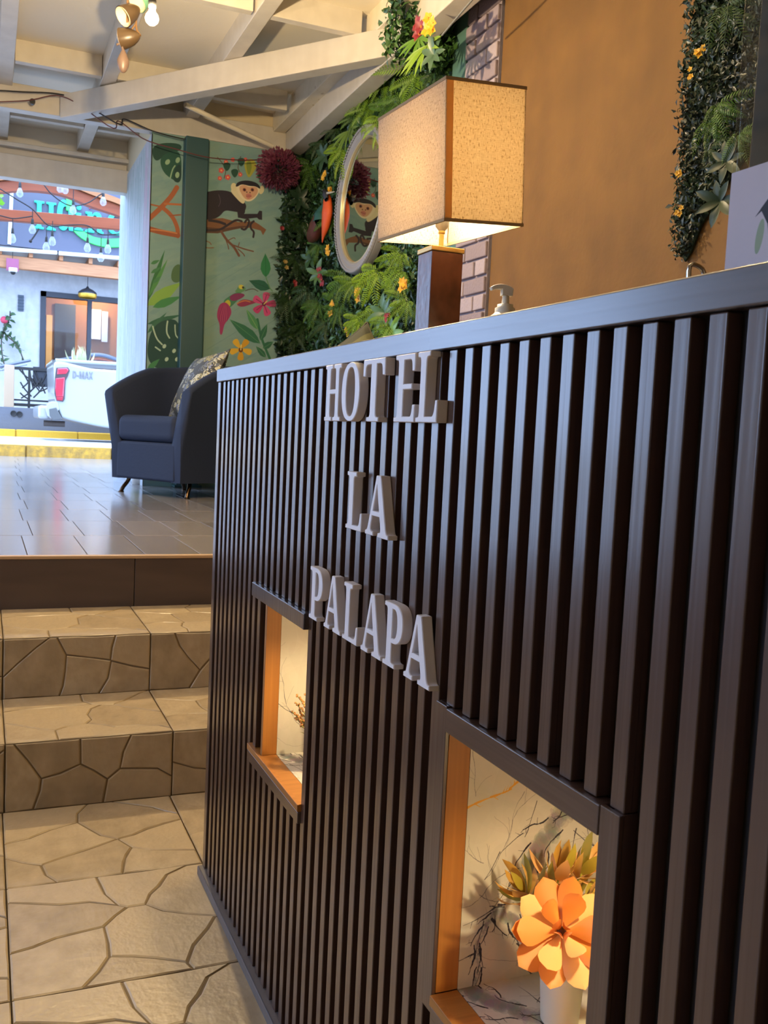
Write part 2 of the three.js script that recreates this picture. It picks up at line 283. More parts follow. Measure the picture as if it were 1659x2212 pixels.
  curve([[496, 411], [508, 402], [526, 420], [530, 436], [524, 442], [508, 426]], '#d9cda4');
  dot(505, 404, 6, 8, '#d8cc9c'); dot(565, 410, 5, 9, '#d8cc9c', 0.3);
  curve([[508, 402], [518, 392], [540, 390], [558, 402], [562, 412], [552, 428], [540, 436], [528, 434], [516, 422]], '#e2d3ae');
  curve([[514, 404], [526, 398], [538, 405], [552, 402], [559, 412], [550, 426], [538, 433], [526, 428]], '#d0a17c');
  curve([[508, 402], [514, 392], [536, 389], [558, 396], [564, 410], [552, 402], [538, 402], [522, 397], [512, 404]], '#1e1a24');
  for (const x of [528, 545]) { dot(x, 410, 3.6, 3.4, '#8a4a3a'); dot(x, 410, 1.9, 1.9, '#22161a'); }
  dot(533, 415, 1.3, 1.3, '#5a3028'); dot(540, 416, 1.3, 1.3, '#5a3028'); curve([[530, 420], [537, 417], [545, 422], [538, 430], [533, 428]], '#c0786c'); stroke([[532, 424], [538, 423], [543, 424]], 0.8, '#7a4038');
  // leaves, humming bird and hibiscus
  leaf([574, 599], [573, 548], 11, '#2a7a4a', '#1d5a38'); leaf([583, 624], [538, 606], 11, '#1f5c46', '#184836'); stroke([[574, 598], [582, 622], [588, 628]], 2, '#5a8a5a');
  curve([[511, 626], [516, 616], [528, 618], [532, 626], [518, 634], [506, 630]], '#5a8a5a'); dot(521, 620, 5.5, 4.5, '#c8bc48'); dot(525, 621, 2, 2.4, '#22202a'); stroke([[530, 628], [545, 622], [557, 629]], 1.6, '#4a4a3a');
  curve([[481, 650], [495, 640], [512, 630], [526, 634], [510, 652], [498, 664], [486, 668]], '#3f7a58'); curve([[482, 655], [494, 645], [500, 658], [490, 668]], '#b8ac38');
  curve([[494, 640], [512, 632], [532, 636], [520, 646], [500, 652]], '#7c2f5a'); curve([[509, 658], [524, 645], [545, 650], [560, 652], [540, 658], [522, 664]], '#8c3050'); stroke([[512, 656], [526, 648], [540, 652]], 2, '#c07840');
  curve([[470, 668], [476, 655], [490, 652], [502, 672], [494, 690], [484, 700], [480, 724], [474, 722], [475, 700], [468, 686]], '#98305e'); for (let i = 0; i < 9; i++) stroke([[482 + i, 660], [474 + 2.4 * i, 680], [474 + 2 * i, 694]], 0.8, i % 2 ? '#b8506c' : '#742050');
  for (let k = 0; k < 5; k++) { const a = -1.3 + k * 1.257; curve([[570, 657], [570 + 10 * Math.cos(a - 0.5), 657 + 10 * Math.sin(a - 0.5)], [570 + 27 * Math.cos(a - 0.38), 657 + 27 * Math.sin(a - 0.38)], [570 + 29 * Math.cos(a + 0.3), 657 + 29 * Math.sin(a + 0.3)], [570 + 12 * Math.cos(a + 0.5), 657 + 12 * Math.sin(a + 0.5)]], k % 2 ? '#b8386c' : '#c8487c'); stroke([[570, 657], [570 + 20 * Math.cos(a), 657 + 20 * Math.sin(a)]], 1.4, '#7a1c4a'); }
  dot(570, 657, 4, 4, '#5a1838'); stroke([[570, 657], [577, 650]], 2, '#d8c070');
  stroke([[590, 790], [566, 740], [556, 690]], 5, '#2a6a4a'); leaf([562, 742], [496, 690], 12, '#2c6a4c', '#5a9060'); leaf([557, 712], [532, 668], 8, '#4a8a58', '#8ab070'); leaf([562, 735], [577, 700], 7, '#2a6448', '#5a9060'); leaf([568, 752], [590, 738], 7, '#2a6448', '#5a9060'); leaf([574, 772], [553, 748], 6, '#2a6448', '#5a9060');
  for (let k = 0; k < 5; k++) { const a = -2.2 + k * 1.257; curve([[520, 754], [520 + 9 * Math.cos(a - 0.5), 754 + 9 * Math.sin(a - 0.5)], [520 + 26 * Math.cos(a - 0.3), 754 + 26 * Math.sin(a - 0.3)], [520 + 26 * Math.cos(a + 0.35), 754 + 26 * Math.sin(a + 0.35)], [520 + 9 * Math.cos(a + 0.5), 754 + 9 * Math.sin(a + 0.5)]], k % 2 ? '#d09a20' : '#dcae30'); }
  dot(520, 756, 4.5, 5, '#6a3a18'); stroke([[520, 756], [521, 745]], 2, '#f0dc80');
  // left of the post: monstera leaves, bare branch, grasses
  curve([[328, 318], [350, 308], [392, 310], [392, 326], [360, 330], [340, 350], [330, 340]], '#1c4438'); curve([[344, 345], [358, 330], [392, 322], [392, 396], [372, 388], [352, 372]], '#20503f'); curve([[372, 392], [378, 360], [392, 352], [392, 396]], '#183c34');
  for (const [x, y, a] of [[362, 350, 0.6], [384, 346, 0.4], [383, 378, 0.2]]) dot(x, y, 4, 6, '#8fae88', a); stroke([[368, 384], [372, 366], [378, 358]], 2.4, '#8fae88');
  stroke([[318, 476], [345, 452], [370, 425], [382, 405]], 9, '#a05a34'); stroke([[350, 448], [370, 462], [384, 492], [384, 510]], 8, '#a05a34'); stroke([[318, 493], [340, 500], [384, 508]], 10, '#94502e'); stroke([[318, 440], [345, 446]], 3, '#a05a34'); stroke([[356, 440], [390, 442]], 4, '#b0683c'); stroke([[366, 466], [390, 464]], 2.5, '#94502e'); stroke([[326, 496], [350, 497], [382, 504]], 2.5, '#c07a48');
  for (const [a, b, wd, col] of [[[320, 650], [356, 540], 6, '#2f6a3c'], [[322, 640], [362, 560], 5, '#4a8848'], [[326, 570], [345, 562], 4, '#3f7a4c'], [[326, 590], [348, 577], 4, '#3f7a4c'], [[330, 612], [348, 596], 4, '#3f7a4c'], [[318, 660], [392, 610], 14, '#7fa848'], [[330, 664], [392, 640], 9, '#3c8048'], [[318, 700], [392, 680], 6, '#2c6048'], [[318, 720], [360, 675], 5, '#33664c']]) leaf(a, b, wd, col);
  curve([[368, 600], [374, 575], [392, 568], [392, 608], [376, 612]], '#4a6a44'); curve([[316, 760], [326, 712], [352, 690], [392, 690], [392, 800], [352, 800], [326, 790]], '#1c443c');
  stroke([[330, 705], [336, 730], [350, 744]], 3, '#a8c0a4'); stroke([[362, 694], [358, 716], [366, 730]], 3, '#a8c0a4'); stroke([[378, 702], [378, 722], [384, 730]], 2.4, '#a8c0a4'); stroke([[336, 750], [346, 757]], 3, '#a8c0a4'); for (const [x, y] of [[355, 748], [376, 758], [360, 776], [382, 776]]) dot(x, y, 3.4, 4.6, '#a8c0a4', 0.5); leaf([318, 800], [345, 775], 6, '#3c7c4c');
});
muralTex.anisotropy = 4;
const wallFar = struct('wall_far');
part('wall_body', [span(0.9, XW + 0.3, -0.1, 3.62, ZM - 0.2, ZM - 0.012)], M.plainWall, wallFar);
{ const g = new THREE.BoxGeometry(MX1 - MX0, MY1 - MY0, 0.012); part('mural', g, std(0xffffff, 0.7, { map: muralTex }), wallFar, [(MX0 + MX1) / 2, (MY0 + MY1) / 2, ZM - 0.006]).userData.label = 'hand painted jungle mural with monkey, bird and flowers'; }
// wall end: the whitewashed pier that closes the mural towards the street
const pierTex = canvasTex(512, 1024, (c, w, h) => {
  c.fillStyle = '#aeb6b9'; c.fillRect(0, 0, w, h); const R = rng(9);
  for (let i = 0; i < 1500; i++) { const t = R(), y = R() * h, col = mix(mix([196, 202, 206], [128, 144, 162], t * t), [104, 134, 122], y < h * 0.32 ? (1 - y / h / 0.32) * (0.5 + 0.5 * R()) : 0); c.strokeStyle = `rgba(${col.map(Math.round).join()},0.5)`; c.lineWidth = 2 + 6 * R(); const x = R() * w; c.beginPath(); c.moveTo(x, y); c.lineTo(x + 8 * (R() - 0.5), y + 40 + 130 * R()); c.stroke(); }
  for (let i = 0; i < 90; i++) { c.strokeStyle = `rgba(196,140,160,${0.25})`; c.lineWidth = 6; const x = w * (0.82 + 0.18 * R()), y = h * 0.4 * R(); c.beginPath(); c.moveTo(x, y - 30); c.lineTo(x + 6, y + 90); c.stroke(); }
});
{
  const g = struct('wall_end');
  part('pier_core', span(0.643, 0.9, PY, 3.44, -9.02, ZM - 0.1), M.plainWall, g);
  const s = new THREE.PlaneGeometry(1.72, 3.14 - PY); s.rotateY(-Math.PI / 2); part('painted_face', muvFace(s), std(0xffffff, 0.6, { map: pierTex }), g, [0.634, (3.14 + PY) / 2, -8.16]);
  part('painted_skin', span(0.6342, 0.642, PY, 3.14, -9.02, ZM), M.plainWall, g);
}
function muvFace(g) { return g; }
solo('green_column', [span(atZ(392, 500, ZM).x - 0.005, atZ(440, 500, ZM).x, PY, 3.14, ZM + 0.0, ZM + 0.1, 0.008), span(atZ(386, 500, ZM).x, atZ(446, 500, ZM).x, PY, PY + 0.02, ZM, ZM + 0.13, 0.004)], M.teal, 'dark green square column dividing the painted jungle mural', 'column');

// ---------------------------------------------------------------- ceiling with its beams
{
  const ceiling = struct('ceiling');
  part('ceiling_panel', span(-5.4, 2.12, 3.44, 3.62, -8.75, 2.8), M.ceil, ceiling);
  const J = 3.30, top = 3.45;
  for (let i = -7; i < 3; i++) { const x = -0.367 + 0.64 * i + (i > 1 ? 0.01 : 0); part('joist', span(x - 0.047, x + 0.047, J, top, -8.7, 2.5, 0.005), M.white, ceiling); }
  part('joist', span(1.545, 1.64, J, top, -8.7, 2.5, 0.005), M.whiteWorn, ceiling);
  for (const [z, skip] of [[-6.785, 0], [-5.32, 1], [-3.8, 0], [-2.3, 0], [-8.0, 0], [-0.8, 0], [0.8, 0]]) for (let i = -6; i < 3; i++) {
    if (skip && i < 1) continue; const x0 = -0.367 + 0.64 * (i - 0) + 0.05, x1 = x0 + 0.54; part('blocking', span(x0, Math.min(x1, 1.54), J + 0.005, top, z - 0.06, z, 0.004), M.white, ceiling);
  }
  const beam = (a, b, w = 0.12, h = 0.165, m = M.white) => part('beam', timber(a, b, w, h), m, ceiling);
  beam(V(-5.2, 3.2175, ZM - 0.04), V(1.88, 3.2485, ZM - 0.04), 0.1, 0.175);                                 // over the mural
  beam(V(1.705, 3.225, ZM + 0.02), V(1.655, 3.225, -3.9), 0.12, 0.165, M.white);                            // along the green wall
  const b1 = beam(V(0.03, 3.2075, ZM + 0.02), V(1.63, 3.2275, -5.17), 0.1, 0.16);                         // diagonal tie
  const fr = atZ(200, 395, -8.65);
  beam(V(-5.2, 3.06, -8.65), V(0.70, 3.077, -8.65), 0.12, 0.19);                                          // eaves beam
  beam(V(-5.2, 3.23, -8.62), V(0.70, 3.251, -8.62), 0.06, 0.035);                                          // thin rail above it
  part('fascia', span(-5.4, 2.1, 3.1, 3.5, -8.78, -8.71), M.ceil, ceiling);
}

// ---------------------------------------------------------------- reception counter
const counter = thing('reception_counter', 'long reception counter clad in dark vertical wooden slats with two lit niches', 'counter');
const CZ0 = -2.085, CZ1 = 0.38, CH = 1.15;
const N1 = { z0: -1.634, z1: -1.398, y0: 0.43, y1: 0.713 }, N2 = { z0: -0.905, z1: -0.624, y0: 0.402, y1: 0.704 };
{
  const s = new THREE.Shape(); s.moveTo(-CZ1, 0.02); s.lineTo(-CZ0 - 0.004, 0.02); s.lineTo(-CZ0 - 0.004, 1.122); s.lineTo(-CZ1, 1.122);
  for (const n of [N1, N2]) { const h = new THREE.Path(); h.moveTo(-n.z1 - 0.012, n.y0 - 0.012); h.lineTo(-n.z0 + 0.012, n.y0 - 0.012); h.lineTo(-n.z0 + 0.012, n.y1 + 0.012); h.lineTo(-n.z1 - 0.012, n.y1 + 0.012); s.holes.push(h); }
  const g = new THREE.ExtrudeGeometry(s, { depth: 0.015, bevelEnabled: false }); g.rotateY(Math.PI / 2);
  part('backing_panel', muv(g), M.backing, counter, [0.014, 0, 0]);
  part('countertop', rbox(0.60, 0.028, CZ1 - CZ0, 0.002, 0.296, 1.136, (CZ0 + CZ1) / 2), M.rail, counter);
  part('end_panel', span(0.03, 0.58, 0.0, 1.122, CZ0, CZ0 + 0.018), M.slat, counter);
  part('back_panel', span(0.565, 0.58, 0.0, 1.122, CZ0 + 0.018, CZ1), M.slat, counter);
  part('corner_trim', rbox(0.03, 1.102, 0.024, 0.002, 0.015, 0.571, CZ0 + 0.012), M.slat, counter);
  part('plinth', span(-0.012, 0.0135, 0, 0.022, CZ0, CZ1, 0.003), std(0x77706e, 0.5, { bumpMap: fineBump, bumpScale: 0.001 }), counter);
  const pitch = 0.0373, sw = 0.0185, R = rng(77), lib = {};
  const slat = (zc, y0, y1) => { const h = y1 - y0; const key = h.toFixed(3); const list = (lib[key] ??= [0, 1, 2].map((k) => { const b = rbox(0.016, h, sw, 0.0016); const uv = b.attributes.uv; for (let i = 0; i < uv.count; i++) uv.setX(i, uv.getX(i) + 0.137 * k); return b; })); part('slat', list[Math.floor(R() * 3)], M.slat, counter, [0.008, (y0 + y1) / 2, zc]); };
  for (let k = -23; k < 42; k++) {
    const zf = -0.506 - pitch * k, zc = zf + sw / 2;
    if (zc < CZ0 + 0.035 || zc > CZ1 - 0.01) continue;
    const inA = zc > -1.722 && zc < -1.392, inB = zc > -0.936 && zc < -0.598;
    if (inA) { slat(zc, 0.739, 1.1215); slat(zc, 0.022, 0.404); if (zc < -1.66) slat(zc, 0.43, 0.713); }
    else if (inB) { slat(zc, 0.731, 1.1215); slat(zc, 0.022, 0.378); }
    else slat(zc, 0.022, 1.1215);
  }
}
const marbleTex = canvasTex(1024, 1024, (c, w, h) => { // veined slab, 0.45 m across
  c.fillStyle = '#cdc8bc'; c.fillRect(0, 0, w, h); const R = rng(21);
  for (let i = 0; i < 160; i++) { c.fillStyle = `rgba(${R() > 0.5 ? '180,174,164' : '222,218,208'},0.10)`; c.beginPath(); c.ellipse(R() * w, R() * h, 40 + 120 * R(), 20 + 60 * R(), R() * 3, 0, 7); c.fill(); }
  const crack = (x, y, a, len, wd, col, wob = 0.5) => { let px = x, py = y, an = a; const step = 9, n = len / step; for (let i = 0; i < n; i++) { an = a + wob * 2.2 * noise.noise(px * 0.012, py * 0.012, a * 3 + wd) + wob * (R() - 0.5); const nx = px + step * Math.cos(an), ny = py + step * Math.sin(an); c.strokeStyle = col; c.lineWidth = Math.max(0.6, wd * (0.4 + 0.9 * Math.abs(noise.noise(i * 0.21, wd, a)) * 1.6) * (1 - 0.7 * i / n)); c.lineCap = 'round'; c.beginPath(); c.moveTo(px, py); c.lineTo(nx, ny); c.stroke(); px = nx; py = ny; if (wd > 2 && R() < 0.16) crack(px, py, an + (R() > 0.5 ? 0.9 : -0.9), len * 0.16, wd * 0.3, col, wob); } };
  // a broad grey seam with dark broken edges
  const seam = (pts, wd) => { for (let pass = 0; pass < 260; pass++) { const k = R() * (pts.length - 1), i = Math.floor(k), f = k - i, x = pts[i][0] + (pts[i + 1][0] - pts[i][0]) * f, y = pts[i][1] + (pts[i + 1][1] - pts[i][1]) * f; c.fillStyle = `rgba(${110 + 50 * R()},${108 + 46 * R()},${112 + 40 * R()},0.22)`; c.beginPath(); c.ellipse(x + wd * (R() - 0.5) * 0.6, y + wd * (R() - 0.5) * 0.5, wd * (0.12 + 0.3 * R()), wd * (0.1 + 0.16 * R()), 1, 0, 7); c.fill(); } for (const s of [-1, 1]) for (let i = 0; i < pts.length - 1; i++) { const dx = pts[i + 1][0] - pts[i][0], dy = pts[i + 1][1] - pts[i][1], L = Math.hypot(dx, dy); crack(pts[i][0] - s * dy / L * wd / 2, pts[i][1] + s * dx / L * wd / 2, Math.atan2(dy, dx) + s * 0.12, L * 1.1, 7, 'rgba(40,36,44,0.9)', 0.55); } };
  const Q = (pts) => pts.map(([px, py]) => { const q = atZ(px, py, -0.905); return [(q.x - 0.02) / 0.45 * w, h - (q.y - 0.37) / 0.45 * h]; });
  seam(Q([[1235, 1735], [1200, 1780], [1165, 1830], [1140, 1880], [1125, 1930]]), 62); seam(Q([[1090, 1965], [1065, 1975], [1050, 2000], [1030, 2040], [1035, 2090], [1020, 2140]]), 16); seam(Q([[1070, 1970], [1110, 1985], [1130, 2030], [1150, 2090]]), 40);
  for (const k of [[[1160, 1730], [1130, 1800], [1080, 1840], [1050, 1900]], [[1110, 1900], [1070, 1960], [1005, 2000]], [[1290, 1830], [1245, 1790], [1235, 1850]], [[1045, 1990], [1025, 2060], [990, 2070]], [[1035, 2050], [1040, 2090], [1020, 2140]], [[1130, 2030], [1120, 2080], [1145, 2105]]]) { const p = Q(k); for (let i = 0; i < p.length - 1; i++) crack(p[i][0], p[i][1], Math.atan2(p[i + 1][1] - p[i][1], p[i + 1][0] - p[i][0]), Math.hypot(p[i + 1][1] - p[i][1], p[i + 1][0] - p[i][0]), 4.5, 'rgba(48,42,50,0.85)', 0.15); }
  for (let i = 0; i < 22; i++) crack(R() * w, R() * h, R() * 6.3, 160 + 320 * R(), 1 + 2 * R(), `rgba(70,64,72,${0.4 + 0.4 * R()})`, 0.45);
  { const p = Q([[1000, 1750], [1060, 1722], [1100, 1705], [1135, 1675]]); for (let i = 0; i < 3; i++) crack(p[i][0], p[i][1], Math.atan2(p[i + 1][1] - p[i][1], p[i + 1][0] - p[i][0]), Math.hypot(p[i + 1][1] - p[i][1], p[i + 1][0] - p[i][0]) + 4, 9, '#e0a03c', 0.08); } crack(760, 900, -2.2, 260, 3, '#d8a458', 0.3);
});
const marble = std(0xffffff, 0.22, { map: marbleTex });
function slab(name, x0, x1, y0, y1, z0, z1, axis, off) { // marble slab with its own cut of the stone
  const g = new THREE.BoxGeometry(x1 - x0, y1 - y0, z1 - z0); g.translate((x0 + x1) / 2, (y0 + y1) / 2, (z0 + z1) / 2);
  const P = g.attributes.position, uv = g.attributes.uv; for (let i = 0; i < P.count; i++) { const p = [P.getX(i), P.getY(i), P.getZ(i)], q = axis === 'z' ? [p[0], p[1]] : axis === 'x' ? [p[2], p[1]] : [p[0], p[2]]; uv.setXY(i, (q[0] - off[0]) / 0.45, (q[1] - off[1]) / 0.45); }
  return part(name, g, marble, counter);
}
const ND = 0.36;
for (const [n, off] of [[N1, [-0.13, 0.33]], [N2, [0.02, 0.37]]]) {
  slab('marble_panel', 0.028, ND, n.y0, n.y1, n.z0 - 0.012, n.z0, 'z', off);
  slab('marble_panel', 0.028, ND, n.y0, n.y1, n.z1, n.z1 + 0.012, 'z', [0.2, 0.3]);
  slab('marble_panel', ND, ND + 0.012, n.y0, n.y1, n.z0 - 0.012, n.z1 + 0.012, 'x', [n.z0 - 0.1, 0.35]);
  slab('marble_panel', 0.028, ND + 0.012, n.y1, n.y1 + 0.012, n.z0 - 0.012, n.z1 + 0.012, 'y', [0, n.z0]);
  slab('marble_shelf', 0.028, ND + 0.012, n.y0 - 0.012, n.y0, n.z0 - 0.012, n.z1 + 0.012, 'y', [-0.05, n.z0 - 0.15]);
  part('niche_jamb', rbox(0.0278, n.y1 - n.y0, 0.0118, 0.001, 0.0141, (n.y0 + n.y1) / 2, n.z0 - 0.006), M.oak, counter);
  part('niche_jamb', rbox(0.0278, n.y1 - n.y0, 0.0118, 0.001, 0.0141, (n.y0 + n.y1) / 2, n.z1 + 0.006), M.oak, counter);
  part('niche_head', span(0.0, 0.0278, n.y1, n.y1 + 0.0118, n.z0 - 0.012, n.z1 + 0.012), M.oak, counter);
  const sz0 = n === N1 ? -1.713 : -0.929;
  part('niche_sill', span(-0.007, 0.0278, n.y0 - 0.012, n.y0, n === N1 ? sz0 : n.z0 - 0.0, n.z1 + (n === N1 ? 0.0 : 0.0), 0.001, true), M.oak, counter);
}
part('niche_frame', span(-0.009, 0.013, 0.713, 0.739, -1.712, -1.398, 0.0015, true), M.rail, counter);
part('niche_frame', span(-0.006, 0.013, 0.398, 0.4175, -1.713, -1.398, 0.0015, true), M.slat, counter);
part('niche_frame', [rbox(0.0052, 0.352, 0.026, 0.001, -0.0024, 0.556, -0.918), span(0.0003, 0.0138, 0.38, 0.732, -0.931, -0.9172)], M.slat, counter);
part('niche_frame', [rbox(0.0052, 0.352, 0.026, 0.001, -0.0024, 0.555, -0.6105), span(0.0003, 0.0138, 0.379, 0.731, -0.6118, -0.598)], M.slat, counter);
part('niche_frame', span(-0.006, 0.013, 0.704, 0.7305, -0.9045, -0.6236, 0.0015, true), M.slat, counter);
part('niche_frame', span(-0.006, 0.013, 0.376, 0.3895, -0.9045, -0.6236, 0.0015, true), M.slat, counter);
// puck lights set into the niche ceilings
function puck(n, x, z, power, label) {
  const g = thing('niche_light', label, 'light', [x, n.y1, z]);
  part('rim', lathe([[0.013, 0], [0.02, 0], [0.02, -0.003], [0.0135, -0.004], [0.013, 0]], 20), M.chrome, g);
  part('lamp_glow', lathe([[0, -0.0022], [0.0128, -0.0022], [0.0128, -0.0005]], 20), new THREE.MeshStandardMaterial({ color: 0xfff0d0, emissive: new THREE.Color(1, 0.72, 0.36), emissiveIntensity: 2.5, side: THREE.DoubleSide }), g);
  const l = new THREE.SpotLight(new THREE.Color(1, 0.74, 0.38), power, 0, 1.35, 0.5, 2); l.position.set(0, -0.008, 0); l.target.position.set(0, -0.3, 0); l.castShadow = true; l.shadow.radius = 0.4; g.add(l, l.target);
}
puck(N1, 0.075, -1.44, 0.40, 'small round warm light inside the ceiling of the far counter niche');
puck(N2, 0.09, -0.675, 0.36, 'small round warm light inside the ceiling of the near counter niche');

// ---------------------------------------------------------------- the white letters on the slats
const serif = await new FontLoader().loadAsync('fonts/droid/droid_serif_bold.typeface.json');
const sansB = await new FontLoader().loadAsync('fonts/droid/droid_sans_bold.typeface.json');
function glyph(ch, w, h, d, font = serif, bev = 0.0012) {
  const g = new TextGeometry(ch, { font, size: 0.1, depth: 0.1, curveSegments: 6, bevelEnabled: false }); g.computeBoundingBox(); const b = g.boundingBox;
  const k = new TextGeometry(ch, { font, size: 0.1, depth: (d - 2 * bev) / 1, curveSegments: 6, bevelEnabled: true, bevelThickness: bev, bevelSize: bev * 0.8, bevelOffset: -bev * 0.8, bevelSegments: 1 });
  k.computeBoundingBox(); const q = k.boundingBox; k.translate(-q.min.x, -q.min.y, -q.min.z); k.scale(w / (q.max.x - q.min.x), h / (q.max.y - q.min.y), d / (q.max.z - q.min.z)); k.computeVertexNormals(); return k;
}
const words = [
  ['HOTEL', 1.0405, 0.0805, [[-1.327, -1.262], [-1.257, -1.189], [-1.177, -1.103], [-1.070, -1.010], [-1.006, -0.950]]],
  ['LA', 0.8945, 0.078, [[-1.219, -1.161], [-1.146, -1.070]]],
  ['PALAPA', 0.7415, 0.079, [[-1.360, -1.303], [-1.291, -1.223], [-1.213, -1.158], [-1.143, -1.075], [-1.068, -1.012], [-1.004, -0.934]]],
];
const ord = ['first', 'second', 'third', 'fourth', 'fifth', 'sixth'];
for (const [word, y, h, spans] of words) spans.forEach(([z0, z1], i) => {
  const g = glyph(word[i], z1 - z0, h, 0.0138); g.rotateY(-Math.PI / 2); // reads along +z, face towards -x
  solo('wall_letter', g, M.letter, `white wooden letter ${word[i]}, ${ord[i]} of the word ${word}, on the dark slats`, 'letter', [-0.0002, y, z0], null, 'white letters on the counter front');
});

// ---------------------------------------------------------------- table lamp on the counter
{
  const bx = 0.268, bz = -1.548, g = thing('table_lamp', 'lit table lamp with boxy linen shade on a square leather column, standing on the counter', 'lamp', [bx, CH, bz]);
  const skin = std(0xffffff, 0.2, { map: dataTex(256, (u, v) => mix([82, 50, 36], [112, 70, 50], 0.5 + 0.6 * fbm(u, v, 2, 6)), true, 3, 3), bumpMap: fineBump, bumpScale: 0.0004 });
  part('column', rbox(0.061, 0.197, 0.057, 0.0015, 0, 0.0985, 0), skin, g);
  part('cap', rbox(0.0645, 0.0085, 0.0605, 0.0015, 0, 0.2015, 0), M.gold, g);
  part('stem', lathe([[0.0001, 0.2], [0.011, 0.2057], [0.0115, 0.2085], [0.0045, 0.2095], [0.0042, 0.232], [0.0058, 0.233], [0.006, 0.2375], [0.0045, 0.2385]], 20), M.gold, g);
  const socket = part('socket', lathe([[0.004, 0.236], [0.0075, 0.2405], [0.0115, 0.245], [0.0125, 0.252], [0.0125, 0.268], [0.0085, 0.27], [0.0001, 0.27]], 24), std(0x8c877e, 0.4), g);
  part('socket_label', lathe([[0.01265, 0.252], [0.01265, 0.2655]], 10), std(0xf2f0ea, 0.6), socket).geometry = new THREE.CylinderGeometry(0.0127, 0.0127, 0.0125, 10, 1, true, -0.75 - 0.5, 1.1).translate(0, 0.2588, 0);
  const lw = [0.0725, 0.141], y0 = 0.236, y1 = 0.453;           // half width, half length, height above the counter
  const linen = dataTex(512, (u, v) => { const n = noise.noise(u * 120, v * 14, 1) + noise.noise(u * 14, v * 120, 4), f = Math.max(0, noise.noise(u * 46, v * 26, 8) - 0.25) * 2.2, k = 0.62 + 0.3 * n + 0.1 * fbm(u, v, 3, 2) - f; return mix([170, 148, 114], [228, 212, 182], Math.max(0, Math.min(1, k))); }, true, 8, 8);
  const shadeMat = phys({ color: 0xffffff, map: linen, roughness: 0.95, transmission: 0.5, thickness: 0, bumpMap: linen, bumpScale: 0.0006, side: THREE.DoubleSide });
  const hem = phys({ color: 0xe6c48a, roughness: 0.9, transmission: 0.6, thickness: 0 });
  const shade = new THREE.Group(); shade.name = 'lamp_shade'; shade.position.set(0.004, (y0 + y1) / 2, 0); shade.rotation.set(0.047, 0, 0.066, 'XYZ'); g.add(shade);
  const hh = (y1 - y0) / 2, [a, b] = lw, t = 0.0016;
  part('linen_panel', box(t, 2 * hh, 2 * b, -a, 0, 0), shadeMat, shade); part('linen_panel', box(t, 2 * hh, 2 * b, a, 0, 0), shadeMat, shade);
  part('linen_panel', box(2 * a - t, 2 * hh, t, 0, 0, b - t / 2), shadeMat, shade); part('linen_panel', box(2 * a - t, 2 * hh, t, 0, 0, -b + t / 2), shadeMat, shade);
  part('corner_fold', box(0.012, 2 * hh - 0.002, 0.0008, -a + 0.0065, 0, b + 0.0004), hem, shade);
  for (const s of [-1, 1]) { part('hem', [box(2 * a + 0.003, 0.005, 0.003, 0, s * hh, b), box(2 * a + 0.003, 0.005, 0.003, 0, s * hh, -b), box(0.003, 0.005, 2 * b, -a, s * hh, 0), box(0.003, 0.005, 2 * b, a, s * hh, 0)], std(0xb8986c, 0.9), shade); }
  part('shade_carrier', [[-1, -1], [1, -1], [-1, 1], [1, 1]].map(([i, k]) => tube([[0.012 * i, -hh + 0.045, 0.012 * k], [a * i, -hh + 0.004, b * k]], 0.0009, 2, 5)), M.gold, shade);
  const bulb = part('bulb_glow', lathe([[0.0001, 0.27], [0.011, 0.272], [0.018, 0.285], [0.029, 0.312], [0.03, 0.325], [0.024, 0.345], [0.012, 0.355], [0.0001, 0.358]], 24), new THREE.MeshStandardMaterial({ color: 0xfff4dc, emissive: new THREE.Color(1, 0.74, 0.42), emissiveIntensity: 1.5 }), g);
  const l = new THREE.PointLight(new THREE.Color(1, 0.84, 0.60), 0.8, 0, 2); l.position.set(0, 0.33, 0); l.castShadow = true; l.shadow.radius = 1.2; g.add(l);
}
// soap pump, mug handle, acrylic sign stand on the counter
{
  const p = atX(1091, 668, 0.30), g = thing('soap_dispenser', 'cream pump dispenser standing on the counter right of the lamp', 'dispenser', [p.x, CH, p.z]);
  const m = std(0xe8dcc0, 0.4), k = 0.92;
  part('bottle', lathe([[0.0001, 0], [0.026, 0.0005], [0.028, 0.004], [0.028, 0.06], [0.026, 0.072], [0.018, 0.078], [0.0165, 0.08]], 28), m, g);
  part('collar', lathe([[0.0165, 0.079], [0.0165, 0.087], [0.013, 0.089], [0.013, 0.093], [0.006, 0.0945], [0.0001, 0.0945]], 24), m, g);
  part('pump_stem', lathe([[0.0062, 0.094], [0.0052, 0.112], [0.0001, 0.112]], 16), m, g);
  const s = new THREE.Shape(); s.moveTo(-0.0085, 0.108); s.lineTo(0.007, 0.108); s.lineTo(0.008, 0.118); s.quadraticCurveTo(0.0, 0.1235, -0.012, 0.1235); s.quadraticCurveTo(-0.022, 0.1225, -0.027, 0.1185); s.lineTo(-0.0255, 0.1155); s.quadraticCurveTo(-0.018, 0.1185, -0.0085, 0.118); s.closePath();
  const e = new THREE.ExtrudeGeometry(s, { depth: 0.011, bevelEnabled: true, bevelThickness: 0.0015, bevelSize: 0.0012, bevelSegments: 2, curveSegments: 8 }); e.translate(0, 0, -0.0055); part('pump_head', e, m, g, [0.002, 0, 0], [0, -0.25, 0]);
}
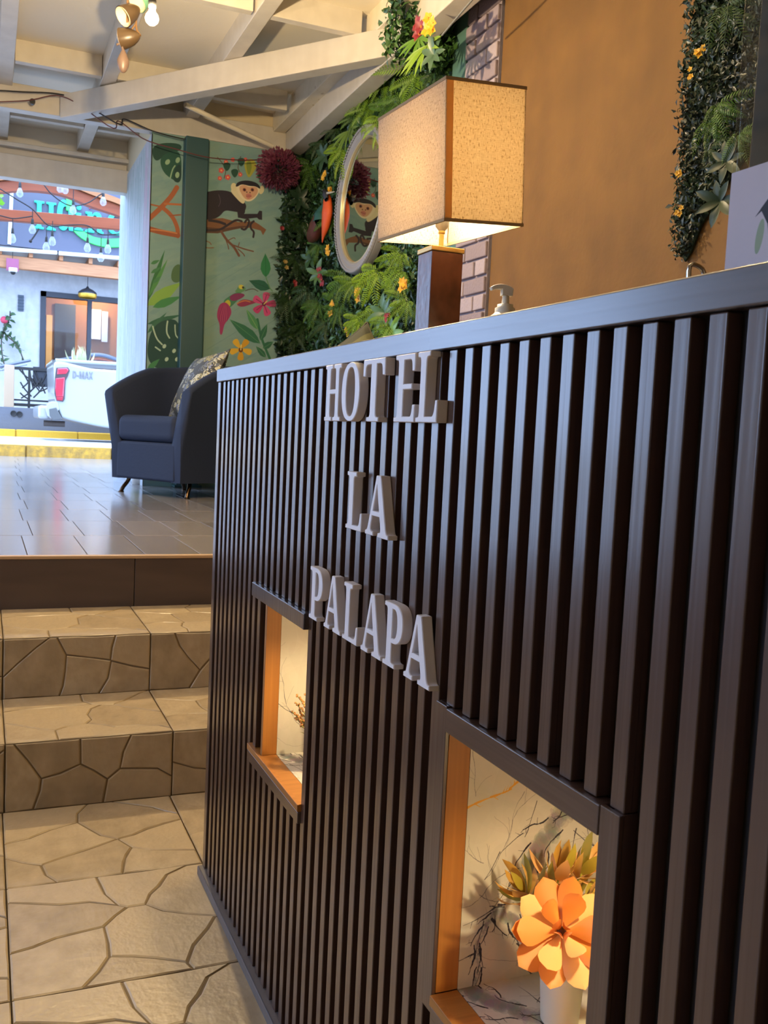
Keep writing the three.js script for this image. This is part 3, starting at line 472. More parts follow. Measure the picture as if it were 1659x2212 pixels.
{
  const p = atX(1500, 590, 0.34), g = thing('chrome_tap', 'bent chrome loop rising from behind the counter near the greenery', 'tap', [p.x, CH, p.z]);
  const A = atZ(1487, 606, p.z), B = atZ(1493, 574, p.z), D = atZ(1519, 585, p.z), E = atZ(1521, 604, p.z), q = (v) => v.clone().sub(V(p.x, CH, p.z));
  part('loop', tube([q(A).setY(0.0), q(A), q(B).add(V(-0.002, 0, 0)), q(B).add(V(0.003, 0.002, 0)), q(D).add(V(-0.006, 0.004, 0)), q(D), q(E), q(E).setY(0.0)], 0.0032, 40, 8), M.chrome, g);
  part('foot', box(0.06, 0.006, 0.03, 0.012, 0.003, 0), M.chrome, g);
}
{
  const X = 0.05, e = atX(1586, 300, X).z, g = thing('acrylic_sign_stand', 'clear acrylic stand on the counter with white palm print and dark panel', 'sign', [X, CH, e]);
  const L = 0.42, Ht = 0.36;
  part('acrylic_sheet', span(0, 0.004, 0.0, Ht, 0, L, 0.0012), phys({ color: 0xf4f4ee, roughness: 0.05, transmission: 1, thickness: 0, ior: 1.49 }), g);
  part('foot', span(0.0042, 0.09, 0, 0.004, 0.01, L), phys({ color: 0xf4f4ee, roughness: 0.05, transmission: 1, thickness: 0, ior: 1.49 }), g);
  const print = canvasTex(1024, 256, (c, w, h) => { // palm logo, seen in part
    c.fillStyle = '#c4b8ba'; c.fillRect(0, 0, w, h); const s = w / L; const X0 = (z) => z * s, Y0 = (y) => h - y * (h / 0.085);
    c.fillStyle = '#8f9c7c'; for (const [z, y, a, b, r] of [[0.034, 0.032, 9, 38, 0.12], [0.052, 0.036, 8, 56, -0.05], [0.062, 0.062, 12, 26, 0.4]]) { c.beginPath(); c.ellipse(X0(z), Y0(y), a, b, r, 0, 7); c.fill(); }
    c.fillStyle = '#14101a'; const poly = (pts) => { c.beginPath(); pts.forEach(([z, y], i) => (i ? c.lineTo(X0(z), Y0(y)) : c.moveTo(X0(z), Y0(y)))); c.closePath(); c.fill(); };
    poly([[0.028, 0.047], [0.045, 0.063], [0.06, 0.072], [0.085, 0.08], [0.12, 0.078], [0.09, 0.07], [0.06, 0.064]]); poly([[0.033, 0.052], [0.041, 0.04], [0.044, 0.028], [0.05, 0.05], [0.056, 0.062], [0.042, 0.06]]); poly([[0.052, 0.062], [0.058, 0.06], [0.066, 0.03], [0.071, 0.006], [0.067, 0.005], [0.06, 0.032]]); poly([[0.062, 0.066], [0.076, 0.05], [0.079, 0.036], [0.074, 0.06], [0.068, 0.07]]);
    for (let i = 0; i < 7; i++) poly([[0.085, 0.074], [0.1 + 0.012 * i, 0.05 - 0.003 * i], [0.104 + 0.012 * i, 0.05 - 0.003 * i], [0.1, 0.078]]);
    c.strokeStyle = '#6a4a50'; c.lineWidth = 5; c.beginPath(); c.moveTo(X0(0.069), Y0(0.024)); c.lineTo(X0(0.12), Y0(0.012)); c.stroke();
  });
  const pg = new THREE.BoxGeometry(0.0006, 0.085, L - 0.002); { const P = pg.attributes.position, uv = pg.attributes.uv; for (let i = 0; i < P.count; i++) uv.setXY(i, P.getZ(i) / (L - 0.002) + 0.5, P.getY(i) / 0.085 + 0.5); }
  part('printed_sheet', pg, std(0xffffff, 0.6, { map: print }), g, [-0.0004, 0.0435, L / 2]);
  part('dark_panel', span(0.0046, 0.0106, 0.0862, Ht - 0.004, 0.0125, L - 0.01, 0.001), std(0x242125, 0.6), g);
}

// ---------------------------------------------------------------- artificial plants in the niches
const potWhite = std(0xe4d8c0, 0.35);
const peach = [0xdc8a3c, 0xcc7c30, 0xe8b070].map((c) => leafMat(c, 0.55, 0.35));
const olive = [0xb98c3c, 0x9a8a2c, 0xc99a4a, 0x7c7a20].map((c) => leafMat(c, 0.5, 0.3));
const up = V(0, 1, 0);
function aim(o, dir, roll = 0) { o.quaternion.setFromUnitVectors(up, dir.clone().normalize()); o.rotateY(roll); return o; }
function rosette(parent, at, dir, n, len, mats, seed, kinds) {
  const R = rng(seed), g = part('sprig', new THREE.CylinderGeometry(0.0012, 0.0018, len * 0.5, 5).translate(0, -len * 0.2, 0), olive[3], parent, at.toArray()); aim(g, dir);
  for (let i = 0; i < n; i++) { const a = i * 2.4, tilt = 0.35 + 1.05 * (i / n) + 0.15 * R(), l = part('leaf', kinds[i % kinds.length], mats[Math.floor(R() * mats.length)], g); l.position.set(0, 0.006 - 0.014 * (i / n), 0); l.rotation.set(0, a, 0); l.rotateX(tilt); l.scale.setScalar(len * (0.75 + 0.4 * R())); }
  return g;
}
{
  const base = atY(1208, 2204, N2.y0), g = thing('potted_plant', 'small white pot with large peach bloom and yellow leaves in the near niche', 'plant', [base.x, N2.y0, base.z]);
  const o = V(base.x, N2.y0, base.z), L = (px, py, z) => atZ(px, py, z).sub(o);
  part('pot', lathe([[0.0001, 0], [0.019, 0], [0.0205, 0.002], [0.0255, 0.075], [0.0268, 0.079], [0.0258, 0.081], [0.0235, 0.079], [0.0225, 0.066], [0.0001, 0.064]], 36), potWhite, g);
  part('soil', new THREE.CylinderGeometry(0.0225, 0.022, 0.004, 20).translate(0, 0.068, 0), std(0x3a2c1c, 0.95), g);
  const kinds = [leafGeo(1, 0.27, 0.5, 0.2), leafGeo(1, 0.22, 0.9, 0.3), leafGeo(1, 0.3, 0.25, 0.15)];
  const spots = [[1140, 1935, -0.845, [-0.55, 0.7, -0.1], 15, 0.046], [1205, 1905, -0.84, [0.1, 0.95, 0.15], 15, 0.050], [1255, 1890, -0.83, [0.45, 0.8, 0.1], 13, 0.046], [1275, 1950, -0.80, [0.75, 0.5, 0.3], 12, 0.042], [1230, 1945, -0.86, [0.2, 0.8, -0.3], 12, 0.05]];
  spots.forEach(([px, py, z, d, n, len], i) => { const p = L(px, py, z); rosette(g, p, V(...d), n, len, i === 0 ? [olive[0], olive[2], olive[1]] : [olive[2], peach[2], olive[1], olive[0]], 40 + i, kinds); part('stem', tube([[p.x * 0.1, 0.06, p.z * 0.1], [p.x * 0.3, 0.09, p.z * 0.3], p.clone().addScaledVector(V(...d).normalize(), -0.008)], 0.0016, 10, 5), olive[3], g); });
  const fp = L(1213, 2012, -0.785), fd = ray(1213, 2012).normalize().multiplyScalar(-1).add(V(0.05, 0.1, 0.05)).normalize();
  const fl = part('flower', lathe([[0.0001, -0.004], [0.004, -0.002], [0.0048, 0.004], [0.0035, 0.008], [0.0001, 0.009]], 12), std(0x3c1c10, 0.7), g, fp.toArray()); aim(fl, fd);
  part('stem', tube([[0, 0.064, 0], [fp.x * 0.5, 0.1, fp.z * 0.4], fp.clone().addScaledVector(fd, -0.004)], 0.002, 12, 6), olive[3], g);
  const pet = [leafGeo(1, 0.5, 0.45, 0.3, 8, 1.9), leafGeo(1, 0.42, 0.8, 0.35, 8, 1.7), leafGeo(1, 0.54, 0.2, 0.25, 8, 2.0)], R = rng(8);
  for (let i = 0; i < 20; i++) { const ring = i < 4 ? 0 : i < 10 ? 1 : 2, a = [0.3 + i * 1.6, 0.1 + (i - 4) * 1.05, 0.5 + (i - 10) * 0.63][ring], p = part('petal', pet[i % 3], peach[Math.floor(R() * 3)], fl); p.position.set(0, 0.003 - 0.0025 * ring, 0); p.rotation.y = a; p.rotateX([0.55, 1.12, 1.5][ring] + 0.12 * (R() - 0.5)); p.scale.setScalar([0.024, 0.05, 0.06][ring] * (0.9 + 0.2 * R())); p.rotateY(0.3 * (R() - 0.5)); }
}
{ // embossed green glass jar behind the right frame, partly in view
  const c = V(0.150, N2.y0, -0.755), g = thing('glass_jar', 'pale green embossed glass jar beside the white pot in the near niche', 'jar', c.toArray());
  const pr = []; for (let i = 0; i <= 20; i++) { const t = i / 20; pr.push([0.026 + 0.006 * Math.sin(t * 3) + 0.0008 * Math.sin(t * 60), 0.085 * t]); }
  part('jar_body', lathe([[0.0001, 0], ...pr, [0.027, 0.0855], [0.0245, 0.083], [0.024, 0.006], [0.0001, 0.005]], 32), phys({ color: 0xc4cf8a, roughness: 0.15, transmission: 0.6, thickness: 0.01, ior: 1.45, attenuationColor: new THREE.Color(0x9fb04a), attenuationDistance: 0.05 }), g);
  const leafE = leafGeo(0.02, 0.012, 0.4, 0.4, 4); for (let i = 0; i < 22; i++) { const a = i * 2.4, y = 0.012 + 0.0028 * i, r = 0.0275 + 0.006 * Math.sin(3 * y / 0.085); const m = part('embossed_leaf', leafE, leafMat(0xb3c070, 0.3, 0.3), g, [r * Math.cos(a), y, r * Math.sin(a)]); m.rotation.set(0, -a + Math.PI / 2, 0); }
}
{
  const g = thing('potted_plant', 'dry dotted sprigs in a white pot, half hidden in the far niche', 'plant', [0.082, N1.y0, -1.505]);
  part('pot', lathe([[0.0001, 0], [0.02, 0], [0.0215, 0.002], [0.0265, 0.06], [0.0278, 0.063], [0.0245, 0.063], [0.0235, 0.05], [0.0001, 0.048]], 28), potWhite, g);
  const R = rng(15), seedG = new THREE.IcosahedronGeometry(0.0022, 0), lf = leafGeo(0.03, 0.009, 0.5, 0.2, 4), brown = std(0x9a6a3c, 0.7), grn = leafMat(0x8a8a30, 0.6, 0.25);
  for (let i = 0; i < 16; i++) {
    const a = 2.2 + 2.6 * R(), out = 0.02 + 0.055 * R(), h = 0.085 + 0.075 * R(), tip = V(out * Math.cos(a) - 0.01, h, -out * Math.abs(Math.sin(a)) * 0.9 - 0.01), st = part('sprig', tube([[0, 0.045, 0], [tip.x * 0.35, h * 0.65, tip.z * 0.35], tip], 0.0009, 10, 4), grn, g);
    const beads = []; for (let k = 0; k < 16; k++) { const t = k / 15, p = V(tip.x * (0.55 + 0.45 * t), h * (0.78 + 0.22 * t), tip.z * (0.55 + 0.45 * t)); beads.push(seedG.clone().translate(p.x + 0.006 * (R() - 0.5), p.y, p.z + 0.006 * (R() - 0.5))); } part('seed_head', beads, brown, st);
    for (let k = 0; k < 3; k++) { const m = part('leaf', lf, grn, st, [tip.x * 0.4, h * (0.55 + 0.1 * k), tip.z * 0.4]); aim(m, V(R() - 0.7, 0.6, R() - 0.8), R() * 6); }
  }
}

// ---------------------------------------------------------------- the leafy wall
function leafMat2(c) { return leafMat(c, 0.45, 0.2); }
function leafMatte(name, label, zone, n, seed, X, size, cols, thick = 0.085, far = false) {   // nobody could count these: one carpet of small leaves
  const R = rng(seed), g = leafGeo(1, 0.5, 0.5, 0.35, 2), im = new THREE.InstancedMesh(g, phys({ color: 0xffffff, roughness: 0.38, transmission: 0.12, thickness: 0, side: THREE.DoubleSide }), n), m = new THREE.Matrix4(), q = new THREE.Quaternion(), e = new THREE.Euler(), c = new THREE.Color();
  for (let i = 0; i < n; i++) {
    let p; do p = zone(R); while (!p);
    e.set((R() - 0.5) * 2.2, (far ? 0 : -Math.PI / 2) + (R() - 0.5) * 1.6, R() * 6.28, 'YXZ'); q.setFromEuler(e);
    const s = size * (0.6 + 0.8 * R()), patch = noise.noise(p[0] * 3, p[1] * 3, seed), out = 0.02 + thick * Math.pow(R(), 1.6) + 0.02 * patch;
    m.compose(far ? V(p[0], p[1], X + out) : V(X - out, p[1], p[0]), q, V(s, s, s)); im.setMatrixAt(i, m);
    const k = cols[Math.min(cols.length - 1, Math.floor(cols.length * Math.max(0, Math.min(0.999, 0.35 * R() + 0.45 + 0.7 * patch))))]; c.set(k).multiplyScalar(0.8 + 0.4 * R()); im.setColorAt(i, c);
  }
  im.name = name; im.userData.kind = 'stuff'; im.userData.label = label; scene.add(im); return im;
}
const greens = [0x1c3322, 0x24402a, 0x2a4a2c, 0x31542c, 0x40642e];
const MIR = { c: V(1.795, 2.545, -5.96), sx: 0.495, sy: 0.475 };
leafMatte('leaf_carpet', 'carpet of small green artificial leaves covering the right wall', (R) => { const z = -7.26 + 2.42 * R(), y = 0.75 + 2.69 * R(); return Math.hypot((z - MIR.c.z) / MIR.sx, (y - MIR.c.y) / MIR.sy) < 0.97 ? null : [z, y]; }, 23000, 91, XW, 0.045, greens, 0.07);
leafMatte('leaf_garland', 'thick hanging clump of small dark leaves before the beam near the ceiling', (R) => { const z = -4.93 + 0.16 * R(), y = 2.86 + 0.58 * R(); return y < 3.02 + 0.4 * noise.noise(z * 12, 2, 3) ? null : [z, y]; }, 2200, 95, XW, 0.05, greens, 0.40);
const XE = atZ(600, 600, ZM + 0.06).x;
leafMatte('leaf_carpet', 'dim dark green artificial leaves on the end wall beside the mural', (R) => { const x = XE + (XW - XE) * R(), y = 0.75 + 2.4 * R(); return x < XE + 0.02 + 0.02 * noise.noise(y * 7, 1, 2) ? null : [x, y]; }, 4200, 93, ZM, 0.045, [0x17271c, 0x1c3022, 0x223826, 0x29452b], 0.09, true);
const PATCH = [[-2.848, 3.430], [-2.845, 2.442], [-2.862, 2.220], [-2.840, 2.053], [-2.845, 1.886], [-2.834, 1.731], [-2.807, 1.697], [-2.779, 1.725], [-2.734, 1.814], [-2.668, 1.875], [-2.601, 1.953], [-2.490, 2.031], [-2.334, 2.109], [-2.112, 2.109], [-2.112, 3.430]];
{ const s = new THREE.Shape(); PATCH.forEach(([z, y], i) => (i ? s.lineTo(-z, y) : s.moveTo(-z, y))); s.closePath(); const g = new THREE.ExtrudeGeometry(s, { depth: 0.008, bevelEnabled: false }); g.rotateY(Math.PI / 2); solo('greenery_mat', muv(g), M.darkGreen, 'dark backing mat behind the hanging greenery on the ochre wall', 'mat', [XW - 0.052, 0, 0]); }
const inside = (z, y) => { let c = false; for (let i = 0, j = PATCH.length - 1; i < PATCH.length; j = i++) { const [a, b] = PATCH[i], [d, e] = PATCH[j]; if (b > y !== e > y && z < ((d - a) * (y - b)) / (e - b) + a) c = !c; } return c; };
leafMatte('leaf_carpet', 'dark artificial greenery hanging in a point on the ochre wall', (R) => { const z = -2.9 + 0.8 * R(), y = 1.68 + 1.75 * R(); return inside(z, y) ? [z, y] : null; }, 19000, 92, XW - 0.05, 0.024, [0x101c13, 0x14231a, 0x1a2c1a, 0x22381f], 0.035);

// a fern frond: arching rachis with paired leaflets; grows along +y, arches to -z
function frondGeo(seed, pairs = 15, wid = 0.17) {
  const R = rng(seed), list = [], n = 10, pts = [];
  for (let i = 0; i <= n; i++) { const t = i / n; pts.push(V(0.05 * Math.sin(t * 2 + seed), Math.sin(t * 1.25) / 1.25, -0.62 * t * t)); }
  const cv = new THREE.CatmullRomCurve3(pts); list.push(new THREE.TubeGeometry(cv, 9, 0.006, 3));
  for (let i = 0; i < pairs; i++) { const t = 0.1 + 0.88 * i / pairs, p = cv.getPoint(t), tg = cv.getTangent(t), L = wid * Math.pow(Math.sin(Math.PI * (0.16 + 0.84 * t)), 0.8) * (0.9 + 0.2 * R()) * (t > 0.9 ? 0.7 : 1); for (const s of [-1, 1]) { const l = leafGeo(L, 0.034, 0.6, 0.3, 2), d = V(s, 0, 0).addScaledVector(tg, 0.55).normalize(), m = new THREE.Matrix4().makeBasis(d.clone().cross(V(0, 0, 1)).normalize(), d, d.clone().cross(V(0, 0, 1)).normalize().cross(d)); m.setPosition(p); l.applyMatrix4(m); list.push(l); } }
  return merge(list);
}
const frond = [frondGeo(1), frondGeo(4, 17, 0.15), frondGeo(9, 14, 0.19)];
const fernMats = { dark: leafMat(0x35552a, 0.5), mid: leafMat(0x4f7a2a, 0.5), light: leafMat(0x769e2a, 0.5, 0.3), bright: leafMat(0x92b82c, 0.5, 0.35) };
const onLeaf = (px, py, X) => (px < 668 ? [atZ(px, py, ZM + XW - X), 0] : [atX(px, py, X), -Math.PI / 2]);
function fern(px, py, size, tone, X, label, n = 9, spread = 1.35, lean = -0.5) {
  const [p, yaw] = onLeaf(px, py, X), g = thing('artificial_fern', label, 'fern', p.toArray(), 0, null), R = rng(px * 7 + py);
  for (let i = 0; i < n; i++) { const a = lean + Math.PI + (i - (n - 1) / 2) * spread * 2 / n + 0.3 * (R() - 0.5), f = part('frond', frond[i % 3], fernMats[tone], g); f.rotation.set(0, yaw * 0.62 + 0.35 * (R() - 0.5), 0); f.rotateZ(a); f.rotateX(0.30 + 0.5 * R()); f.rotateY(0.5 * (R() - 0.5)); f.scale.setScalar(0.8 * size * (0.75 + 0.45 * R())); }
  return g;
}
const XF = XW - 0.10;
[[672, 356, 0.30, 'mid', 'mid green fern upper left of the mirror, right of the maroon bush'], [745, 318, 0.30, 'bright', 'bright fern touching the top left of the mirror frame'], [648, 478, 0.24, 'dark', 'dim fern low beside the bird, towards the mural'], [690, 528, 0.22, 'mid', 'fern hanging just under the orange bird'], [752, 600, 0.30, 'mid', 'green fern below the left side of the mirror'], [668, 628, 0.30, 'dark', 'dim drooping fern halfway between mural and mirror, below the red blossoms'], [624, 645, 0.26, 'dark', 'dim fern low by the mural edge'], [818, 585, 0.30, 'bright', 'bright yellow-green fern right under the mirror, left of the lamp column'], [778, 690, 0.22, 'bright', 'bright fern just above the striped cushion corner'], [850, 700, 0.24, 'light', 'light fern low, left of the lamp column by the counter edge'], [806, 190, 0.26, 'light', 'light fern below the white beam, left of two like it'], [838, 168, 0.26, 'light', 'light fern topmost under the white beam'], [905, 160, 0.32, 'light', 'long light fern peeking over the top of the lamp shade'], [880, 205, 0.26, 'mid', 'mid green fern just left of the lamp shade corner'], [850, 225, 0.24, 'mid', 'green fern above the left edge of the lamp shade'], [730, 275, 0.20, 'dark', 'dark fern under the far end of the white beam'], [870, 585, 0.24, 'light', 'light fern under the lamp shade, left of the lamp column'], [706, 700, 0.22, 'dark', 'dark fern low on the wall above the counter edge'], [640, 725, 0.22, 'dark', 'lowest dark fern by the mural, above the counter edge'], [826, 262, 0.22, 'bright', 'bright fern at the top of the mirror, beside the shade'], [655, 702, 0.24, 'dark', 'dark fern at the foot of the leafy wall beside the painted hibiscus'], [738, 655, 0.25, 'mid', 'mid green fern between the two lower yellow blossom groups'], [882, 648, 0.24, 'light', 'light fern under the yellow blossoms left of the lamp column'], [868, 545, 0.24, 'light', 'light fern at the lower right edge of the mirror, under the shade'], [815, 668, 0.22, 'light', 'light fern right above the striped cushion peak'], [640, 560, 0.24, 'dark', 'dim fern on the end wall below the bird'], [718, 468, 0.22, 'mid', 'mid green fern between the orange bird and the mirror frame'], [700, 305, 0.22, 'dark', 'dark fern above the bright fern, under the white beam'], [772, 248, 0.24, 'mid', 'mid green fern under the white beam, above the fan of pale palm leaves'], [800, 228, 0.24, 'light', 'light fern under the white beam, left of the shade top'], [868, 135, 0.24, 'mid', 'mid green fern under the beam above the shade corner'], [948, 150, 0.22, 'dark', 'dark fern beside the green post above the shade'], [690, 655, 0.25, 'mid', 'mid green fern left of the lower yellow blossoms'], [770, 610, 0.24, 'light', 'light fern under the lowest point of the mirror frame']].forEach(([px, py, s, tone, lab]) => fern(px, py, s, tone, XF, lab));
[[1548, 225, 0.16, 'mid', 'largest fern in the hanging greenery on the ochre wall'], [1530, 262, 0.15, 'mid', 'fern in the middle of the hanging greenery on the ochre wall'], [1568, 8, 0.2, 'dark', 'topmost fern in the greenery on the ochre wall'], [1598, 285, 0.13, 'mid', 'fern seen at the edge of the acrylic stand'], [1532, 320, 0.1, 'dark', 'small lowest fern in the hanging greenery']].forEach(([px, py, s, tone, lab]) => fern(px, py, s, tone, XW - 0.17, lab, 6, 1.3, 0.7));

// broad-leaved sprays
const broad = leafGeo(1, 0.36, 0.5, 0.25, 5), fanLeaf = leafGeo(1, 0.13, 0.35, 0.3, 4);
function spray(px, py, size, col, kind, X, label) {
  const [p, yaw] = onLeaf(px, py, X), g = thing('leaf_spray', label, 'foliage', p.toArray()), R = rng(px + py * 3), m = leafMat(col, 0.4, 0.25), n = kind === fanLeaf ? 9 : 7;
  for (let i = 0; i < n; i++) { const l = part('leaf', kind, m, g); l.rotation.set(0, yaw * 0.75, 0); l.rotateZ(kind === fanLeaf ? Math.PI + 0.3 + (i - n / 2) * 0.33 : i * 0.93 + 0.3 * R()); l.rotateX(0.25 + 0.35 * R()); l.scale.setScalar(size * (0.8 + 0.3 * R())); }
}
[[755, 282, 0.19, 0x6d8c3c, fanLeaf, 'fan of pale palm leaves beneath the white beam, above the mirror'], [922, 98, 0.17, 0x7da030, fanLeaf, 'bright fan palm leaves below the red blossom near the ceiling'], [905, 82, 0.15, 0x5d8a2c, fanLeaf, 'drooping palm leaves at the beam end near the ceiling'], [830, 676, 0.13, 0x4c7448, broad, 'broad leaves with red bud above the counter, left of the lamp'], [846, 722, 0.12, 0x74a83c, broad, 'bright broad leaves rising from the counter edge beside the cushion'], [938, 118, 0.10, 0x486850, broad, 'grey green broad leaves near the ceiling by the green post'], [690, 592, 0.12, 0x587c3c, broad, 'broad leaves around the red blossoms under the bird'], [645, 432, 0.12, 0x2c4430, broad, 'dark broad leaves left of the orange bird'], [702, 338, 0.12, 0x3a5a3a, broad, 'dark broad leaves between maroon bush and bright fern'], [672, 560, 0.10, 0x3c6038, broad, 'small broad leaves under the bird tail']].forEach(([px, py, s, c, k, lab]) => spray(px, py, s, c, k, py < 130 ? 1.54 : XF - 0.01, lab));
[[1555, 435, 0.085, 0x28402a, broad, 'dark broad leaves at the right tip of the hanging greenery'], [1570, 350, 0.08, 0x28402c, broad, 'dark broad leaves beside the acrylic edge']].forEach(([px, py, s, c, k, lab]) => spray(px, py, s, c, k, XW - 0.16, lab));

// blossoms
const petalS = leafGeo(1, 0.75, 0.6, 0.3, 3, 0.8);
function blossom(px, py, size, col, X, label, n = 4) {
  const [p, yaw] = onLeaf(px, py, X), g = thing('blossom_cluster', label, 'flowers', p.toArray()), R = rng(px * 3 + py), m = leafMat(col, 0.55, 0.3);
  for (let i = 0; i < n; i++) { const f = new THREE.Group(); f.name = 'blossom'; f.position.set(-0.01 - 0.02 * R(), size * 1.6 * (R() - 0.5) * (n > 1 ? 1.6 : 0), size * 1.2 * (R() - 0.5) * (n > 1 ? 1.4 : 0)); g.add(f); for (let k = 0; k < 5; k++) { const l = part('petal', petalS, m, f); l.rotation.set(0, yaw * 0.8, 0); l.rotateZ(k * 1.257 + R()); l.rotateX(0.5 + 0.3 * R()); l.scale.setScalar(size); } part('eye', new THREE.IcosahedronGeometry(size * 0.22, 0), std(0xb06a10, 0.7), f); }
}
const XB = XF - 0.03, Yl = 0xe8b41c, Rd = 0x9a2430;
[[706, 384, 0.026, Yl, 'yellow blossoms left of the mirror, topmost group'], [722, 404, 0.024, Yl, 'yellow blossoms touching the left mirror frame'], [713, 540, 0.028, Yl, 'yellow blossoms low left of the mirror'], [781, 633, 0.034, Yl, 'yellow blossoms under the mirror'], [723, 666, 0.030, Yl, 'yellow blossoms low, between two green ferns'], [622, 572, 0.020, 0xb49a50, 'faded yellow blossoms by the mural edge'], [880, 612, 0.036, Yl, 'yellow blossoms left of the lamp column'], [757, 716, 0.020, Yl, 'tiny yellow blossoms above the counter edge'], [936, 46, 0.04, Yl, 'large yellow blossoms near the ceiling'], [698, 590, 0.024, Rd, 'red blossoms below the orange bird'], [703, 606, 0.022, Rd, 'lower red blossoms below the orange bird'], [615, 492, 0.018, Rd, 'small red blossoms by the mural edge'], [641, 612, 0.018, Rd, 'dim red blossoms halfway down the leafy wall'], [843, 690, 0.022, Rd, 'red buds above the counter edge, left of the lamp'], [917, 60, 0.045, 0x8c1c2c, 'large dark red blossom near the ceiling beam']].forEach(([px, py, s, c, lab], i) => blossom(px, py, s, c, py < 100 ? 1.50 : XB, lab, s > 0.04 ? 3 : 4));
[[1520, 122, 0.016, 0xe0b018, 'yellow blossoms in the greenery on the ochre wall, upper group'], [1506, 160, 0.012, 0xe0b018, 'single small yellow blossom on the ochre wall greenery'], [1478, 385, 0.013, 0xd8a818, 'yellow blossoms at the left edge of the hanging greenery'], [1476, 456, 0.013, 0xd8a818, 'lowest yellow blossoms on the hanging greenery']].forEach(([px, py, s, c, lab]) => blossom(px, py, s, c, XW - 0.10, lab, 3));
{ // maroon bush in the corner
  const p = atX(603, 366, XF - 0.02); p.z = -7.12; const q = atZ(603, 366, -7.12), R = rng(61), list = [], l = leafGeo(0.03, 0.013, 0.6, 0.3, 2), m = new THREE.Matrix4();
  const g = thing('maroon_bush', 'round maroon artificial bush in the corner above the painted monkey', 'foliage', q.toArray());
  for (let i = 0; i < 2200; i++) { const d = V(R() - 0.5, R() - 0.5, R() - 0.5).normalize(), r = 0.05 + 0.115 * Math.pow(R(), 0.5) * (0.85 + 0.3 * noise.noise(d.x * 3, d.y * 3, d.z * 3)), k = l.clone(), o = new THREE.Object3D(); o.position.copy(d).multiplyScalar(r).multiply(V(1.05, 0.95, 0.9)); o.quaternion.setFromUnitVectors(up, d.add(V(0.8 * (R() - 0.5), 0.8 * (R() - 0.5), 0.8 * (R() - 0.5))).normalize()); o.updateMatrix(); k.applyMatrix4(o.matrix); list.push(k); }
  const f = part('foliage', list, leafMat(0x6e2a42, 0.6, 0.2), g); f.userData.kind = 'stuff';
  part('stem', tube([[0.14, 0, 0], [0.06, 0, 0], [0, 0, 0]], 0.008, 6, 5), std(0x3a2a22, 0.8), g);
}
{ // parrot ornament: orange breast, dark head, teal and brown wing
  const p = atX(702, 470, XF - 0.05), g = thing('bird_ornament', 'orange long-tailed bird ornament with teal brown wing on the leafy wall', 'ornament', p.toArray()), L = (px, py, dx = 0) => atX(px, py, XF - 0.05 + dx).sub(p);
  const bodyAlong = (pts, radii, mat, name, flat = 0.6) => { const cv = new THREE.CatmullRomCurve3(pts), n = 24, k = 12, pos = [], idx = []; for (let i = 0; i <= n; i++) { const t = i / n, c = cv.getPoint(t), tg = cv.getTangent(t), a = tg.clone().cross(V(1, 0, 0)).normalize(), f = t * (radii.length - 1), j = Math.min(radii.length - 2, Math.floor(f)), r = radii[j] + (radii[j + 1] - radii[j]) * (f - j); for (let q = 0; q < k; q++) { const an = q / k * 6.2832; pos.push(c.x + Math.sin(an) * r * flat, c.y + a.y * Math.cos(an) * r, c.z + a.z * Math.cos(an) * r); } } for (let i = 0; i < n; i++) for (let q = 0; q < k; q++) { const a = i * k + q, b = i * k + (q + 1) % k; idx.push(a, b, a + k, b, b + k, a + k); } const gg = new THREE.BufferGeometry(); gg.setAttribute('position', new THREE.Float32BufferAttribute(pos, 3)); gg.setIndex(idx); gg.computeVertexNormals(); part(name, gg, mat, g); };
  bodyAlong([L(702, 416), L(707, 432), L(707, 460), L(703, 490), L(698, 512), L(696, 524)], [0.008, 0.045, 0.06, 0.045, 0.016, 0.004], std(0xd4551c, 0.6), 'breast');
  bodyAlong([L(699, 412, -0.02), L(703, 420, -0.03), L(705, 431, -0.03)], [0.012, 0.034, 0.02], std(0x22242c, 0.5), 'head');
  bodyAlong([L(702, 418, -0.03), L(713, 416, -0.03), L(723, 414, -0.02)], [0.01, 0.007, 0.002], std(0xb8b0a0, 0.5), 'beak');
  bodyAlong([L(698, 440, 0.01), L(692, 462, 0.0), L(689, 480, -0.01)], [0.004, 0.07, 0.075], std(0x2c5a55, 0.5), 'wing');
  bodyAlong([L(690, 474, -0.01), L(682, 495, 0), L(672, 508, 0.01), L(664, 506, 0.01)], [0.07, 0.085, 0.06, 0.01], std(0x5c2c22, 0.5), 'wing');
}

